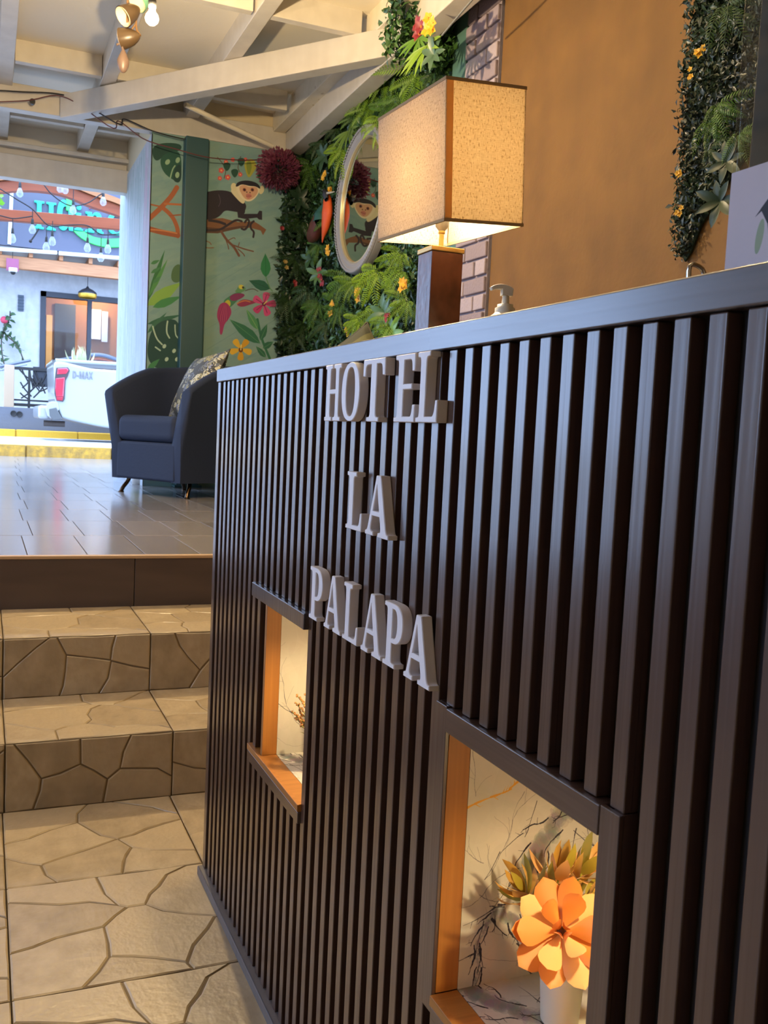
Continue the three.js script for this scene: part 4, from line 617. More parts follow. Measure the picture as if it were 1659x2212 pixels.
// ---------------------------------------------------------------- oval mirror hung in the leaves
{
  const yaw = 0.033, nrm = V(-Math.cos(yaw), 0.012, -Math.sin(yaw)).normalize(), c = MIR.c;
  const g = thing('oval_mirror', 'oval mirror in ornate whitewashed frame hung on the leafy wall', 'mirror', c.toArray());
  g.quaternion.setFromUnitVectors(V(0, 0, 1), nrm); g.rotateZ(0);
  const { sx, sy } = MIR, ring = (prof, n = 72, rip = 0) => { const pos = [], idx = [], k = prof.length; for (let i = 0; i < n; i++) { const a = i / n * 2 * Math.PI, w = rip ? 1 + rip * (i % 2) : 1; prof.forEach(([o, z]) => pos.push((sx + o) * Math.cos(a), (sy + o) * Math.sin(a), z * w)); } for (let i = 0; i < n; i++) for (let j = 0; j < k - 1; j++) { const a = i * k + j, b = ((i + 1) % n) * k + j; idx.push(a, b, a + 1, b, b + 1, a + 1); } const q = new THREE.BufferGeometry(); q.setAttribute('position', new THREE.Float32BufferAttribute(pos, 3)); q.setIndex(idx); q.computeVertexNormals(); return q; };
  const fm = std(0xffffff, 0.5, { map: dataTex(128, (u, v) => mix([104, 102, 104], [176, 172, 168], 0.5 + 0.7 * fbm(u, v, 3, 5)), true, 4, 4) });
  part('frame', ring([[0.0, -0.03], [0.0, 0.012], [-0.012, 0.024], [-0.028, 0.03], [-0.04, 0.026], [-0.047, 0.018], [-0.058, 0.022], [-0.07, 0.018], [-0.078, 0.006], [-0.078, -0.006]]), fm, g);
  part('beading', ring([[-0.004, 0.018], [-0.008, 0.0295], [-0.017, 0.033], [-0.024, 0.029]], 240, 0.22), fm, g);
  part('inner_lip', ring([[-0.072, 0.012], [-0.078, 0.018], [-0.084, 0.012], [-0.086, -0.002]]), std(0xc8b890, 0.35, { metalness: 0.5 }), g);
  const el = new THREE.Shape(); el.absellipse(0, 0, sx - 0.075, sy - 0.075, 0, Math.PI * 2); part('mirror_glass', new THREE.ShapeGeometry(el, 48), std(0xc6ccc6, 0.02, { metalness: 1 }), g, [0, 0, 0.0]);
  const bk = new THREE.ExtrudeGeometry(el, { depth: 0.01, bevelEnabled: false, curveSegments: 32 }); part('backing', bk, M.black, g, [0, 0, -0.014]);
}

// ---------------------------------------------------------------- ceiling lamps and cables
const bulbMat = new THREE.MeshStandardMaterial({ color: 0xfff4dc, emissive: new THREE.Color(1, 0.76, 0.42), emissiveIntensity: 7 });
const bulbShape = lathe([[0.0001, -0.046], [0.014, -0.043], [0.025, -0.032], [0.029, -0.018], [0.025, -0.003], [0.015, 0.011], [0.012, 0.03], [0.0001, 0.03]], 24);
function hangingBulb(p, power, label) {
  const g = thing('hanging_bulb', label, 'light', p.toArray());
  part('bulb_glow', bulbShape, bulbMat, g);
  part('socket', lathe([[0.0001, 0.026], [0.016, 0.026], [0.017, 0.05], [0.013, 0.07], [0.004, 0.08], [0.0001, 0.08]], 16), M.black, g);
  part('cord', new THREE.CylinderGeometry(0.003, 0.003, 3.44 - p.y - 0.075, 6).translate(0, (3.44 - p.y + 0.075) / 2, 0), M.wire, g);
  const l = new THREE.PointLight(new THREE.Color(1, 0.75, 0.42), power, 0, 2); l.position.set(0, -0.018, 0); l.castShadow = true; l.shadow.radius = 1.2; g.add(l);
}
hangingBulb(V(0.150, 2.72, -4.19), 13, 'glowing bare bulb hanging between the white ceiling joists');
hangingBulb(V(0.24, 3.0, -2.26), 5, 'bare bulb hanging from the ceiling above the counter end');
{ // branching lamp with bell-shaped tan shades
  const LB = [0.16, 2.98, -5.30], LK = 1.19;
  const g = thing('branching_lamp', 'ceiling lamp with tan bell shades on curved arms, left of the glowing bulb', 'lamp', LB);
  const o = V(...LB), L = (px, py, dz = 0) => atZ(px, py, LB[2] + dz).sub(o);
  const tan = phys({ color: 0x57442f, roughness: 0.35, side: THREE.DoubleSide, transmission: 0.08, thickness: 0 }), tanIn = std(0xf4e6c8, 0.5), dusk = std(0x6e5a50, 0.4), arm = std(0x8a6a4a, 0.4);
  part('stem', [new THREE.CylinderGeometry(0.007, 0.007, 0.40, 10).translate(0.03, 0.25, 0), lathe([[0.0001, 0], [0.05, 0], [0.045, -0.02], [0.0001, -0.03]], 20).translate(0.03, 0.458, 0)], arm, g);
  const bell = [[0.004, 0.0], [0.012, 0.006], [0.022, 0.02], [0.034, 0.045], [0.041, 0.075], [0.046, 0.11]];
  const bellG = lathe([...bell, ...bell.slice().reverse().map(([r, y]) => [r - 0.002, y])], 28), cup = lathe([[0.0001, 0.004], ...bell.map(([r, y]) => [Math.max(0.001, r - 0.004), y + 0.003])], 24);
  const shadeAt = (tip, mouth, mat, lit) => { const d = mouth.clone().sub(tip), s = part('glass_shade', bellG, mat, g, tip.toArray()); aim(s, d); s.scale.set(LK, d.length() / 0.11, LK); const c = part('shade_lining', cup, lit ? new THREE.MeshStandardMaterial({ color: 0xfff0d8, emissive: new THREE.Color(1, 0.9, 0.7), emissiveIntensity: 0.5, side: THREE.DoubleSide }) : tanIn, s); };
  shadeAt(L(303, 77, 0.03), L(262, 84, -0.02), tan, true);
  shadeAt(L(301, 18, 0.02), L(266, 36, 0.05), tan, false);
  shadeAt(L(322, -16, 0.02), L(296, 6, 0.05), std(0x6fae90, 0.4, { side: THREE.DoubleSide }), false);
  // spoon-like drop under its arm
  const sp = new THREE.SphereGeometry(1, 24, 16, 0, Math.PI * 2, 0, Math.PI); { const P = sp.attributes.position; for (let i = 0; i < P.count; i++) { const y = P.getY(i), k = y > 0 ? 1 - 0.62 * y : 1 - 0.0 * y; P.setXYZ(i, P.getX(i) * 0.031 * k, y * 0.062, P.getZ(i) * 0.024 * k); } sp.computeVertexNormals(); }
  const q = L(266, 131); part('drop_shade', sp, dusk, g, q.toArray());
  part('arm', tube([q.clone().add(V(0.001, 0.045, 0)), L(265, 108), L(263, 98), L(257, 95), L(252, 97)], 0.006, 20, 8), dusk, g);
  part('arm', tube([L(303, 77, 0.03), L(296, 66, 0.01), L(294, 50), L(296, 30), L(301, 18)], 0.006, 24, 8), arm, g);
  part('arm', tube([L(294, 50), V(0.03, 0.05, 0)], 0.005, 6, 8), arm, g);
}
const cable = (name, pts, r, mat, label, category = 'cable') => solo(name, tube(pts, r, 60, 6), mat, label, category);
const cz = ZM + 0.02 + 0.03;
cable('ceiling_cable', [atZ(-60, 192, -7.22), atZ(40, 198, -7.22), atZ(140, 206, -7.22), V(0.35, 3.05, -6.9), atZ(272, 258, -7.22), atZ(330, 283, -7.22), atZ(400, 301, -7.22), atZ(440, 306, -7.22)], 0.005, M.wire, 'dark cable sagging along the white beam over the mural');
cable('ceiling_cable', [atZ(-60, 222, -7.2), atZ(60, 217, -7.2), atZ(130, 207, -7.2), V(0.32, 3.03, -6.95), atZ(258, 262, -7.19), atZ(310, 300, -7.19), atZ(380, 322, -7.12), atZ(450, 340, -7.1), atZ(560, 345, -7.2), atZ(590, 338, -7.2)], 0.004, M.redWire, 'thin red cable drooping across the top of the mural');
{ const p = atZ(70, 220, -7.215); solo('cable_clip', new THREE.CylinderGeometry(0.019, 0.019, 0.03, 14).rotateX(Math.PI / 2), M.black, 'small round black hole cap on the white beam by the red cable', 'cap', p.toArray()); }
{ const a = atZ(400, 226, -6.75), b = atZ(588, 316, -7.12); solo('conduit_pipe', [tube([a, b], 0.017, 2, 10), tube([b, atZ(612, 334, -7.14)], 0.006, 2, 8)], std(0xe8dcc4, 0.5), 'thin cream conduit pipe slanting from diagonal beam to the corner', 'pipe'); }
cable('support_wire', [atX(1030, -12, 1.50), atX(992, 32, 1.5), atX(955, 76, 1.51)], 0.005, std(0x6a6a66, 0.5), 'grey wire slanting across the leafy wall near the ceiling', 'wire');

// ---------------------------------------------------------------- armchairs and cushions
function tubChair(label, p, turn) {
  const g = thing('armchair', label, 'armchair', p, turn, 'dark tub armchairs');
  const cloth = std(0x1c2740, 0.8, { bumpMap: fineBump, bumpScale: 0.0008 });
  // U-shaped shell: path from the front of one arm round the back to the other
  const pts = [], n = 64, hw = 0.335, zf = 0.07, zb = -0.62;
  for (let i = 0; i <= n; i++) { const t = i / n, a = Math.PI * t; pts.push(t); }
  const path = (t) => { const L1 = 0.30, k = 0.40; if (t < L1) { const f = t / L1; return [[-hw - 0.02 * f, zf + (-0.28 - zf) * f], [-1, 0]]; } if (t > 1 - L1) { const f = (1 - t) / L1; return [[hw + 0.02 * f, zf + (-0.28 - zf) * f], [1, 0]]; } const a = Math.PI * (t - L1) / k; const cx = -Math.cos(a), sz = -Math.sin(a); return [[(hw + 0.02) * Math.sign(cx) * Math.pow(Math.abs(cx), 0.85), -0.28 - 0.36 * Math.pow(Math.abs(sz), 0.9)], [cx, sz]]; };
  const pos = [], idx = [], prof = [], m = 14;
  for (let i = 0; i <= n; i++) {
    const t = i / n, [[x, z], [nx, nz]] = path(t), e = Math.abs(2 * t - 1), rise = 1 - Math.pow(e, 1.7), top = 0.685 + 0.215 * Math.pow(rise, 0.9), fl = 0.085 * (1 - 0.4 * rise), th = 0.085, L = Math.hypot(nx, nz), ox = nx / L, oz = nz / L;
    const pr = [[0, 0.10], [0.004, 0.3], [fl * 0.6, 0.5], [fl, top - 0.03], [fl - 0.008, top - 0.008], [fl - 0.03, top], [fl - th + 0.03, top], [fl - th + 0.006, top - 0.012], [fl - th, top - 0.04], [fl * 0.5 - th, 0.5], [-th, 0.33], [-th, 0.10], [0, 0.10]];
    const fwd = (y) => (e > 0.4 ? 0.02 * (y - 0.1) : 0);
    for (const [o, y] of pr) pos.push(x + ox * o, y, z + oz * o + fwd(y)); if (!i) prof.push(pr.length);
  }
  const K = prof[0]; for (let i = 0; i < n; i++) for (let j = 0; j < K - 1; j++) { const a = i * K + j, b = a + K; idx.push(a, a + 1, b, a + 1, b + 1, b); }
  for (const [s, f] of [[0, 1], [n, 0]]) { const c = pos.length / 3; let sx = 0, sy = 0, sz = 0; for (let j = 0; j < K; j++) { sx += pos[3 * (s * K + j)]; sy += pos[3 * (s * K + j) + 1]; sz += pos[3 * (s * K + j) + 2]; } pos.push(sx / K, sy / K, sz / K + 0.006); for (let j = 0; j < K - 1; j++) { const a = s * K + j; f ? idx.push(a, c, a + 1) : idx.push(a, a + 1, c); } }
  let sh = new THREE.BufferGeometry(); sh.setAttribute('position', new THREE.Float32BufferAttribute(pos, 3)); sh.setIndex(idx); sh.computeVertexNormals();
  part('shell', muv(sh), cloth, g);
  part('seat_base', rbox(0.60, 0.25, 0.60, 0.03, 0, 0.225, -0.235, 3), cloth, g);
  part('front_rail', rbox(0.58, 0.25, 0.05, 0.02, 0, 0.226, 0.052, 3), cloth, g);
  const cu = new RoundedBoxGeometry(0.575, 0.17, 0.58, 5, 0.05); { const P = cu.attributes.position; for (let i = 0; i < P.count; i++) { const x = P.getX(i) / 0.29, z = P.getZ(i) / 0.29; if (P.getY(i) > 0) P.setY(i, P.getY(i) + 0.022 * (1 - x * x) * (1 - z * z)); } cu.computeVertexNormals(); } part('seat_cushion', muv(cu), cloth, g, [0, 0.437, -0.205]);
  for (const [x, z, k] of [[-0.29, -0.05, 1], [0.29, -0.05, 1], [-0.25, -0.48, -1], [0.25, -0.48, -1]]) { const lg = part('leg', tube([[x, 0.115, z], [x * 1.05, 0.075, z + 0.012 * k], [x * 1.1, 0.03, z + 0.04 * k], [x * 1.12, 0.006, z + 0.05 * k]], 0.014, 14, 10), M.bronze, g); part('foot', lathe([[0.0001, 0], [0.02, 0], [0.021, 0.004], [0.015, 0.009], [0.0001, 0.01]], 14), M.bronze, lg, [x * 1.12, 0, z + 0.05 * k]); }
  return g;
}
tubChair('dark navy tub armchair with a floral cushion, at the counter end', [0.5625, PY, -6.364], -1.022);
const peak2 = atX(792, 701, 1.22);
tubChair('dark navy tub armchair against the leafy wall behind the counter, holding the striped cushion', [peak2.x - 0.02, PY, peak2.z + 0.05], -1.45);
function pillow(name, size, thick, map, label, m4) {
  const n = 22, pos = [], idx = [], uv = []; for (const s of [1, -1]) for (let i = 0; i <= n; i++) for (let j = 0; j <= n; j++) { const u = i / n * 2 - 1, v = j / n * 2 - 1, e = Math.pow(Math.max(0, (1 - Math.pow(Math.abs(u), 2.6)) * (1 - Math.pow(Math.abs(v), 2.6))), 0.55), pin = (a, b) => a * (1 - 0.085 * (1 - b * b)) ; pos.push(pin(u, v) * size / 2, pin(v, u) * size / 2, s * thick / 2 * e + 0.006 * noise.noise(u * 3, v * 3, s + size * 9) * (1 - u * u) + (s > 0 ? 0.001 : -0.001)); uv.push(i / n, j / n); }
  const N = n + 1; for (const s of [0, 1]) for (let i = 0; i < n; i++) for (let j = 0; j < n; j++) { const a = s * N * N + i * N + j, b = a + N; s ? idx.push(a, a + 1, b, a + 1, b + 1, b) : idx.push(a, b, a + 1, a + 1, b, b + 1); }
  const g = new THREE.BufferGeometry(); g.setAttribute('position', new THREE.Float32BufferAttribute(pos, 3)); g.setAttribute('uv', new THREE.Float32BufferAttribute(uv, 2)); g.setIndex(idx); g.computeVertexNormals();
  const t = thing(name, label, 'cushion'); t.applyMatrix4(m4); part('cover', g, std(0xffffff, 0.8, { map, bumpMap: fineBump, bumpScale: 0.0006 }), t);
  const edge = []; for (let i = 0; i <= 60; i++) { const k = i / 60 * 4, q = Math.floor(k) % 4, f = (k % 1) * 2 - 1, pin = 1 - 0.085 * (1 - f * f), P = [[f, -pin], [pin, f], [-f, pin], [-pin, -f]][q]; edge.push(V(P[0] * size / 2, P[1] * size / 2, 0)); } part('piping', tube(edge, 0.004, 160, 5), std(0x4a4638, 0.85), t);
}
{
  const floral = canvasTex(512, 512, (c, w, h) => { c.fillStyle = '#4a4a44'; c.fillRect(0, 0, w, h); const R = rng(33), cols = ['#b8b49c', '#8c8a78', '#c8c2a4', '#6a7078', '#a89a60', '#3a3c40', '#8a8ea0', '#b0a878']; for (let i = 0; i < 120; i++) { const x = R() * w, y = R() * h, r = 12 + 26 * R(); c.strokeStyle = cols[Math.floor(R() * 8)]; c.lineWidth = 5 + 8 * R(); c.beginPath(); for (let a = 0; a < 9; a += 0.3) { const q = r * (1 - a / 11); c.lineTo(x + q * Math.cos(a + i), y + q * Math.sin(a + i)); } c.stroke(); for (let k = 0; k < 3; k++) { c.fillStyle = cols[Math.floor(R() * 8)]; c.save(); c.translate(x + r, y); c.rotate(R() * 6); c.beginPath(); c.ellipse(0, 0, 16, 6, 0, 0, 7); c.fill(); c.restore(); } } });
  const m = new THREE.Matrix4(), chairM = new THREE.Matrix4().makeRotationY(-1.022).setPosition(0.5625, PY, -6.364);
  m.makeRotationFromEuler(new THREE.Euler(-0.45, -0.35, 0.10, 'YXZ')).setPosition(0.075, 0.735, -0.30); pillow('floral_cushion', 0.51, 0.16, floral, 'floral grey and ochre cushion leaning in the near armchair', chairM.clone().multiply(m));
  const stripes = canvasTex(256, 256, (c, w, h) => { c.fillStyle = '#5a5a3c'; c.fillRect(0, 0, w, h); for (const [y, d, k] of [[0, 40, '#3a3c30'], [70, 50, '#7c7a50'], [140, 34, '#2a2a28'], [185, 71, '#8a8470']]) { c.fillStyle = k; c.fillRect(0, y, w, d); } });
  const sz = 0.36, peak = atX(792, 701, 1.22), cr = V(0.48 * sz, 0.48 * sz, 0); m.makeRotationFromEuler(new THREE.Euler(-0.15, -0.75, 0.62, 'YXZ')); cr.applyMatrix4(m); m.setPosition(peak.x - cr.x, peak.y - cr.y, peak.z - cr.z); pillow('striped_cushion', sz, 0.14, stripes, 'olive striped cushion whose corner shows over the counter edge', m);
}
{ // leafy pot glimpsed under the armchair
  const p = atY(300, 1046, PY), g = thing('potted_plant', 'small leafy plant on the floor behind the armchair legs', 'plant', [p.x, PY, p.z]), l = leafGeo(0.12, 0.05, 0.7, 0.2, 4), mm = leafMat(0x7a9a3a, 0.5, 0.3);
  part('pot', lathe([[0.0001, 0], [0.05, 0], [0.06, 0.06], [0.055, 0.06], [0.0001, 0.05]], 20), std(0xd8d4cc, 0.5), g);
  for (let i = 0; i < 12; i++) { const k = part('leaf', l, mm, g, [0, 0.05, 0]); k.rotation.set(0, i * 2.4, 0); k.rotateX(0.3 + 0.07 * i); }
}

// ---------------------------------------------------------------- the street outside
const RY0 = 0.69;
{
  const st = struct('street');
  part('road', span(-26, 26, RY0 - 0.3, RY0, -17.2, -12.42), std(0xffffff, 0.8, { map: dataTex(256, (u, v) => 175 + 22 * fbm(u, v, 5, 3), true, 0.4, 0.4) }), st);
  part('verge', span(-26, 26, -0.3, PY - 0.01, -12.25, -8), std(0xa39a8c, 0.9), st, [0, -0.012, 0]);
  part('forecourt', span(-30, -5.3, -0.3, PY - 0.03, -12.25, 8), std(0xa8a092, 0.9), st);
  part('far_pavement', span(-26, 26, RY0 - 0.3, 0.80, -20, -17.45), std(0xa8a49c, 0.85), st);
  const kerbTex = dataTex(256, (u, v) => mix([150, 120, 62], [206, 160, 58], 0.5 + 0.8 * fbm(u, v, 3, 8)), true, 1, 1);
  const kb = std(0xffffff, 0.85, { map: kerbTex, bumpMap: fineBump, bumpScale: 0.004 });
  for (let i = -9; i < 9; i++) part('near_kerb', span(i * 1.0 + 0.004, i + 0.996, PY - 0.05, RY0 + 0.003, -12.43, -12.25, 0.015), kb, st);
  const ky = std(0xc89a24, 0.7, { bumpMap: fineBump, bumpScale: 0.003 });
  for (let i = -9; i < 9; i++) part('far_kerb', span(i * 1.0 + 0.03, i + 1.027, RY0 - 0.05, 0.812, -17.4, -17.2, 0.02), ky, st);
}
{
  const g = thing('planter_wall', 'low grey concrete wall across the street with two drain holes', 'wall', [0, 0.8, -17.55]);
  part('wall_body', span(-6, 7, 0, 0.385, -0.1, 0.1, 0.01), std(0x5d6068, 0.85, { bumpMap: plasterBump, bumpScale: 0.004 }), g);
  for (const [px, py] of [[29, 893], [42, 894.5]]) { const p = atZ(px, py, -17.445); part('drain_hole', [lathe([[0.03, -0.02], [0.046, 0.004], [0.05, 0.012], [0.042, 0.012], [0.038, 0.006], [0.0001, 0.006]], 18).rotateX(Math.PI / 2)], M.black, g, [p.x, p.y - 0.8, p.z + 17.55]); }
}
const timberMat = std(0xffffff, 0.6, { map: dataTex(256, (u, v) => mix([150, 96, 58], [196, 138, 92], grainField(v, u, 6)), true, 1, 1) });
const rustMat = std(0xffffff, 0.6, { map: dataTex(256, (u, v) => mix([128, 60, 32], [160, 82, 48], grainField(v, u, 2)), true, 1, 1) });
{ // railing of branching steel bars on the wall, with a timber post
  const z = -17.55, g = thing('balustrade', 'black steel railing with branch pattern behind the white pickup', 'railing', [0, 1.185, z]), o = V(0, 1.185, z), L = (px, py) => atZ(px, py, z).sub(o);
  const a = L(34, 795), b = L(34, 871); part('top_rail', box(3.4, 0.05, 0.05, a.x + 1.6, a.y, 0), M.black, g); part('bottom_rail', box(3.4, 0.05, 0.05, a.x + 1.6, 0.05, 0), M.black, g); part('bottom_rail', box(3.4, 0.03, 0.03, a.x + 1.6, 0.13, 0), M.black, g);
  for (let i = 0; i < 7; i++) part('upright', box(0.04, a.y, 0.04, a.x + 0.22 + 0.5 * i, a.y / 2, 0), M.black, g);
  const R = rng(19); for (let i = 0; i < 80; i++) { const x = a.x + 0.02 + 3.2 * R(), y = 0.15 + (a.y - 0.35) * R(), an = 0.5 + 0.9 * R(), s = R() > 0.5 ? 1 : -1, len = 0.12 + 0.22 * R(); part('branch_bar', tube([[x, y, 0], [x + s * len * 0.6 * Math.cos(an), y + len * 0.5 * Math.sin(an), 0], [x + s * len * Math.cos(an), Math.min(a.y, y + len * Math.sin(an)), 0]], 0.013, 6, 5), M.black, g); }
  part('dark_panel', box(0.42, 0.34, 0.02, L(99, 815).x, L(99, 815).y, -0.02), std(0x20242c, 0.6), g);
  const p0 = L(8, 870), p1 = L(30, 870); part('timber_post', rbox(p1.x - p0.x, a.y + 0.05, 0.14, 0.01, (p0.x + p1.x) / 2, a.y / 2 + 0.02, 0.0), std(0xa08a70, 0.7), g);
  part('handrail', tube([L(-10, 792).setZ(-0.3), L(68, 776).setZ(-0.3)], 0.025, 2, 8), std(0x5a6478, 0.4), g); part('handrail', tube([L(-10, 800).setZ(-0.3), L(60, 785).setZ(-0.3)], 0.016, 2, 8), std(0x8a94a4, 0.4), g);
}
// the restaurant across the street
const ZF = -19.5;
{
  const g = thing('restaurant_building', 'pale restaurant facade across the street with dark framed window and grey sign band', 'building', [0, 0.8, ZF]), o = V(0, 0.8, ZF), L = (px, py, z = ZF) => atZ(px, py, z).sub(o);
  const wl = std(0xffffff, 0.85, { map: dataTex(256, (u, v) => 172 + 12 * fbm(u, v, 3, 6), true, 0.5, 0.5), bumpMap: plasterBump, bumpScale: 0.004 });
  const w0 = L(85, 790), w1 = L(85, 628), x0 = w0.x, x1 = 2.75, yb = w0.y - 0.25, yt = w1.y;
  part('wall', [span(-9, x0, -0.1, 5.2, -0.25, 0), span(x1, 9, -0.1, 5.2, -0.25, 0), span(x0, x1, -0.1, yb, -0.25, 0), span(x0, x1, yt, 5.2, -0.25, 0)], wl, g);
  const dk = std(0x24262e, 0.5), win = part('window_frame', [span(x0, x0 + 0.1, yb, yt, -0.12, 0.03), span(x1 - 0.1, x1, yb, yt, -0.12, 0.03), span(x0, x1, yt - 0.1, yt, -0.12, 0.03), span(x0, x1, yb, yb + 0.1, -0.12, 0.03)], dk, g);
  const mx = L(193, 700).x; part('mullion', span(mx - 0.04, mx + 0.04, yb, yt, -0.1, 0.02), dk, win);
  const gl = phys({ color: 0xffffff, roughness: 0.03, transmission: 1, thickness: 0, ior: 1.25 }); part('pane', span(x0 + 0.1, mx - 0.04, yb + 0.1, yt - 0.1, -0.06, -0.05), gl, win); part('pane', span(mx + 0.04, x1 - 0.1, yb + 0.1, yt - 0.1, -0.06, -0.05), gl, win);
  const ins = part('interior', [span(x0 - 0.3, x1 + 0.3, yb - 0.3, yt + 0.4, -1.5, -1.45), span(x0 - 0.35, x0 - 0.3, yb - 0.3, yt + 0.4, -1.5, -0.26), span(x1 + 0.3, x1 + 0.35, yb - 0.3, yt + 0.4, -1.5, -0.26), span(x0 - 0.3, x1 + 0.3, yb - 0.35, yb - 0.3, -1.5, -0.26), span(x0 - 0.3, x1 + 0.3, yt + 0.4, yt + 0.45, -1.5, -0.26)], std(0x8c5c36, 0.8), g);
  const q = (px) => L(px, 700, ZF - 1.4).x; part('dark_doorway', span(q(118), q(163), yb - 0.3, yt - 0.05, -1.44, -1.40), std(0x2c323c, 0.6), ins); part('poster', span(q(197), q(217), L(200, 732, ZF - 1.3).y, L(200, 668, ZF - 1.3).y, -1.32, -1.30), std(0xcfdcec, 0.5), ins); part('poster', span(q(219), q(232), L(220, 738, ZF - 1.3).y, L(220, 672, ZF - 1.3).y, -1.34, -1.32), std(0xa9b4c8, 0.5), ins); part('door_frame', span(q(100), q(113), yb - 0.3, yt - 0.3, -1.44, -1.38), std(0xe2ae62, 0.6), ins); part('roof_line', [tube([V(q(115), yb + 0.32, -1.2), V(q(215), yb + 0.52, -1.2), V(q(262), yb + 0.42, -1.2)], 0.03, 12, 6)], std(0x8a4a36, 0.7), ins); part('roof_line', [tube([V(q(115), yb + 0.42, -1.22), V(q(215), yb + 0.62, -1.22), V(q(262), yb + 0.52, -1.22)], 0.045, 12, 6)], std(0x6a86a8, 0.7), ins);
  { const lx = (x0 + x1) / 2, lg = part('ceiling_lamp_glow', new THREE.CylinderGeometry(0.16, 0.16, 0.04, 20), new THREE.MeshStandardMaterial({ color: 0xfff0d8, emissive: new THREE.Color(1, 0.8, 0.5), emissiveIntensity: 3 }), ins, [lx, yt + 0.36, -0.8]); const l = new THREE.PointLight(new THREE.Color(1, 0.82, 0.55), 8, 0, 2); l.position.set(0, -0.06, 0); l.castShadow = true; l.shadow.radius = 4; lg.add(l); }
  part('low_panel', span(q(186), q(262), yb - 0.25, yb + 0.3, -1.3, -1.26), std(0x3a2a30, 0.7), ins); part('interior_post', span(q(222), q(228), yb - 0.3, yb + 0.45, -1.25, -1.2), std(0xb8663a, 0.7), ins);
  // sign band, gutter, timber eaves beam with joist ends
  const zs = 0.9, sg = (px, py) => L(px, py, ZF + zs);
  part('sign_band', span(-6, 8, sg(0, 528).y, 4.9, zs - 0.1, zs), std(0x4e505f, 0.7), g);
  part('gutter', tube([sg(-60, 534), sg(123, 546)], 0.035, 2, 8), std(0xdfe6ea, 0.4), g); part('gutter', tube([sg(127, 547), sg(330, 563)], 0.035, 2, 8), std(0xdfe6ea, 0.4), g);
  const eb = L(0, 562, ZF + 0.75); part('eaves_beam', span(-6, 8, eb.y - 0.12, eb.y + 0.1, 0.62, 0.78, 0.01), timberMat, g);
  for (let i = -3; i < 8; i++) part('joist_end', span(0, 0.07, 0, 0.11, -0.75, 0.1, 0.006), timberMat, g, [L(62, 550, ZF + 0.75).x + 0.52 * i, eb.y + 0.1, 0.72]);
  part('porch_ceiling', span(-6, 8, eb.y + 0.22, eb.y + 0.26, 0, zs - 0.1), std(0xb8b4b0, 0.8), g);
  // wall vent
  const v = L(45, 655); part('wall_vent', [box(0.10, 0.30, 0.03, v.x, v.y, 0.01), ...[-2, -1, 0, 1, 2].map((k) => box(0.11, 0.012, 0.045, v.x, v.y + 0.055 * k, 0.015))], std(0x34404c, 0.5), g);
  // fascia lettering as far as it can be made out behind the beam and the pier
  const tq = std(0x12a68e, 0.4), gr = std(0x34b850, 0.4);
  const put = (ch, px0, px1, pyTop, pyBase, mat) => { const A = sg(px0, pyBase), B = sg(px1, pyTop); const t = glyph(ch, B.x - A.x, B.y - A.y, 0.06, ch === 'd' ? sansB : serif, 0.004); part('sign_letter', t, mat, g, [A.x, A.y, zs + 0.001]).userData.label = `raised turquoise sign letter ${ch}`; };
  put('H', 73, 121, 440, 494, tq); put('i', 160, 180, 446, 498, tq); put('n', 183, 224, 462, 502, tq); put('o', 230, 272, 465, 506, tq);
  { const A = sg(122, 497), B = sg(159, 412), t = glyph('d', B.x - A.x, B.y - A.y, 0.06, sansB, 0.004); part('sign_letter', t, tq, g, [A.x, A.y, zs + 0.001]); const s0 = sg(142, 456), s1 = sg(157, 411); part('letter_stem', span(s0.x, s1.x, s0.y, s1.y, zs, zs + 0.066, 0.01), gr, g); }
  { const s = new THREE.Shape(), P = (px, py) => { const k = sg(px, py); return [k.x, k.y]; }; s.moveTo(...P(159, 500)); s.lineTo(...P(182, 502)); s.bezierCurveTo(...P(205, 522), ...P(240, 520), ...P(290, 512)); s.lineTo(...P(290, 528)); s.bezierCurveTo(...P(240, 542), ...P(190, 535), ...P(159, 500)); part('smile_stroke', new THREE.ExtrudeGeometry(s, { depth: 0.05, bevelEnabled: true, bevelSize: 0.006, bevelThickness: 0.006, bevelSegments: 1 }), gr, g, [0, 0, zs]).userData.label = 'green curved stroke under the sign lettering'; }
  { const tri = (pts) => { const s = new THREE.Shape(); pts.forEach(([a, b], i) => { const k = sg(a, b); i ? s.lineTo(k.x, k.y) : s.moveTo(k.x, k.y); }); return new THREE.ExtrudeGeometry(s, { depth: 0.04, bevelEnabled: false }); }; const rd = std(0xd0304c, 0.5); part('red_emblem', [tri([[192, 452], [205, 430], [222, 436]]), tri([[234, 438], [254, 448], [256, 460]]), tri([[205, 430], [214, 418], [224, 428], [214, 434]])], rd, g, [0, 0, zs]); }
  { const s0 = sg(26, 400), s1 = sg(20, 528); part('sign_edge_strip', tube([s0, s1], 0.035, 2, 6), std(0xd8e2ea, 0.5), g); }
}
{ // pendant lamp under the porch
  const p = atZ(189, 634, -19.0), g = thing('pendant_lamp', 'black and brass dome pendant above the restaurant window', 'lamp', p.toArray());
  part('dome', lathe([[0.0001, 0.13], [0.02, 0.128], [0.03, 0.10], [0.10, 0.07], [0.165, 0.02], [0.17, -0.01], [0.165, -0.01], [0.158, 0.018], [0.0001, 0.08]], 32), std(0x26262a, 0.4), g);
  part('brass_band', lathe([[0.168, -0.01], [0.17, -0.055], [0.15, -0.085], [0.145, -0.08], [0.163, -0.05], [0.161, -0.01]], 32), std(0xd8a83c, 0.3, { metalness: 0.7 }), g);
  part('cord', new THREE.CylinderGeometry(0.006, 0.006, 0.5, 6).translate(0, 0.37, 0), M.wire, g);
}
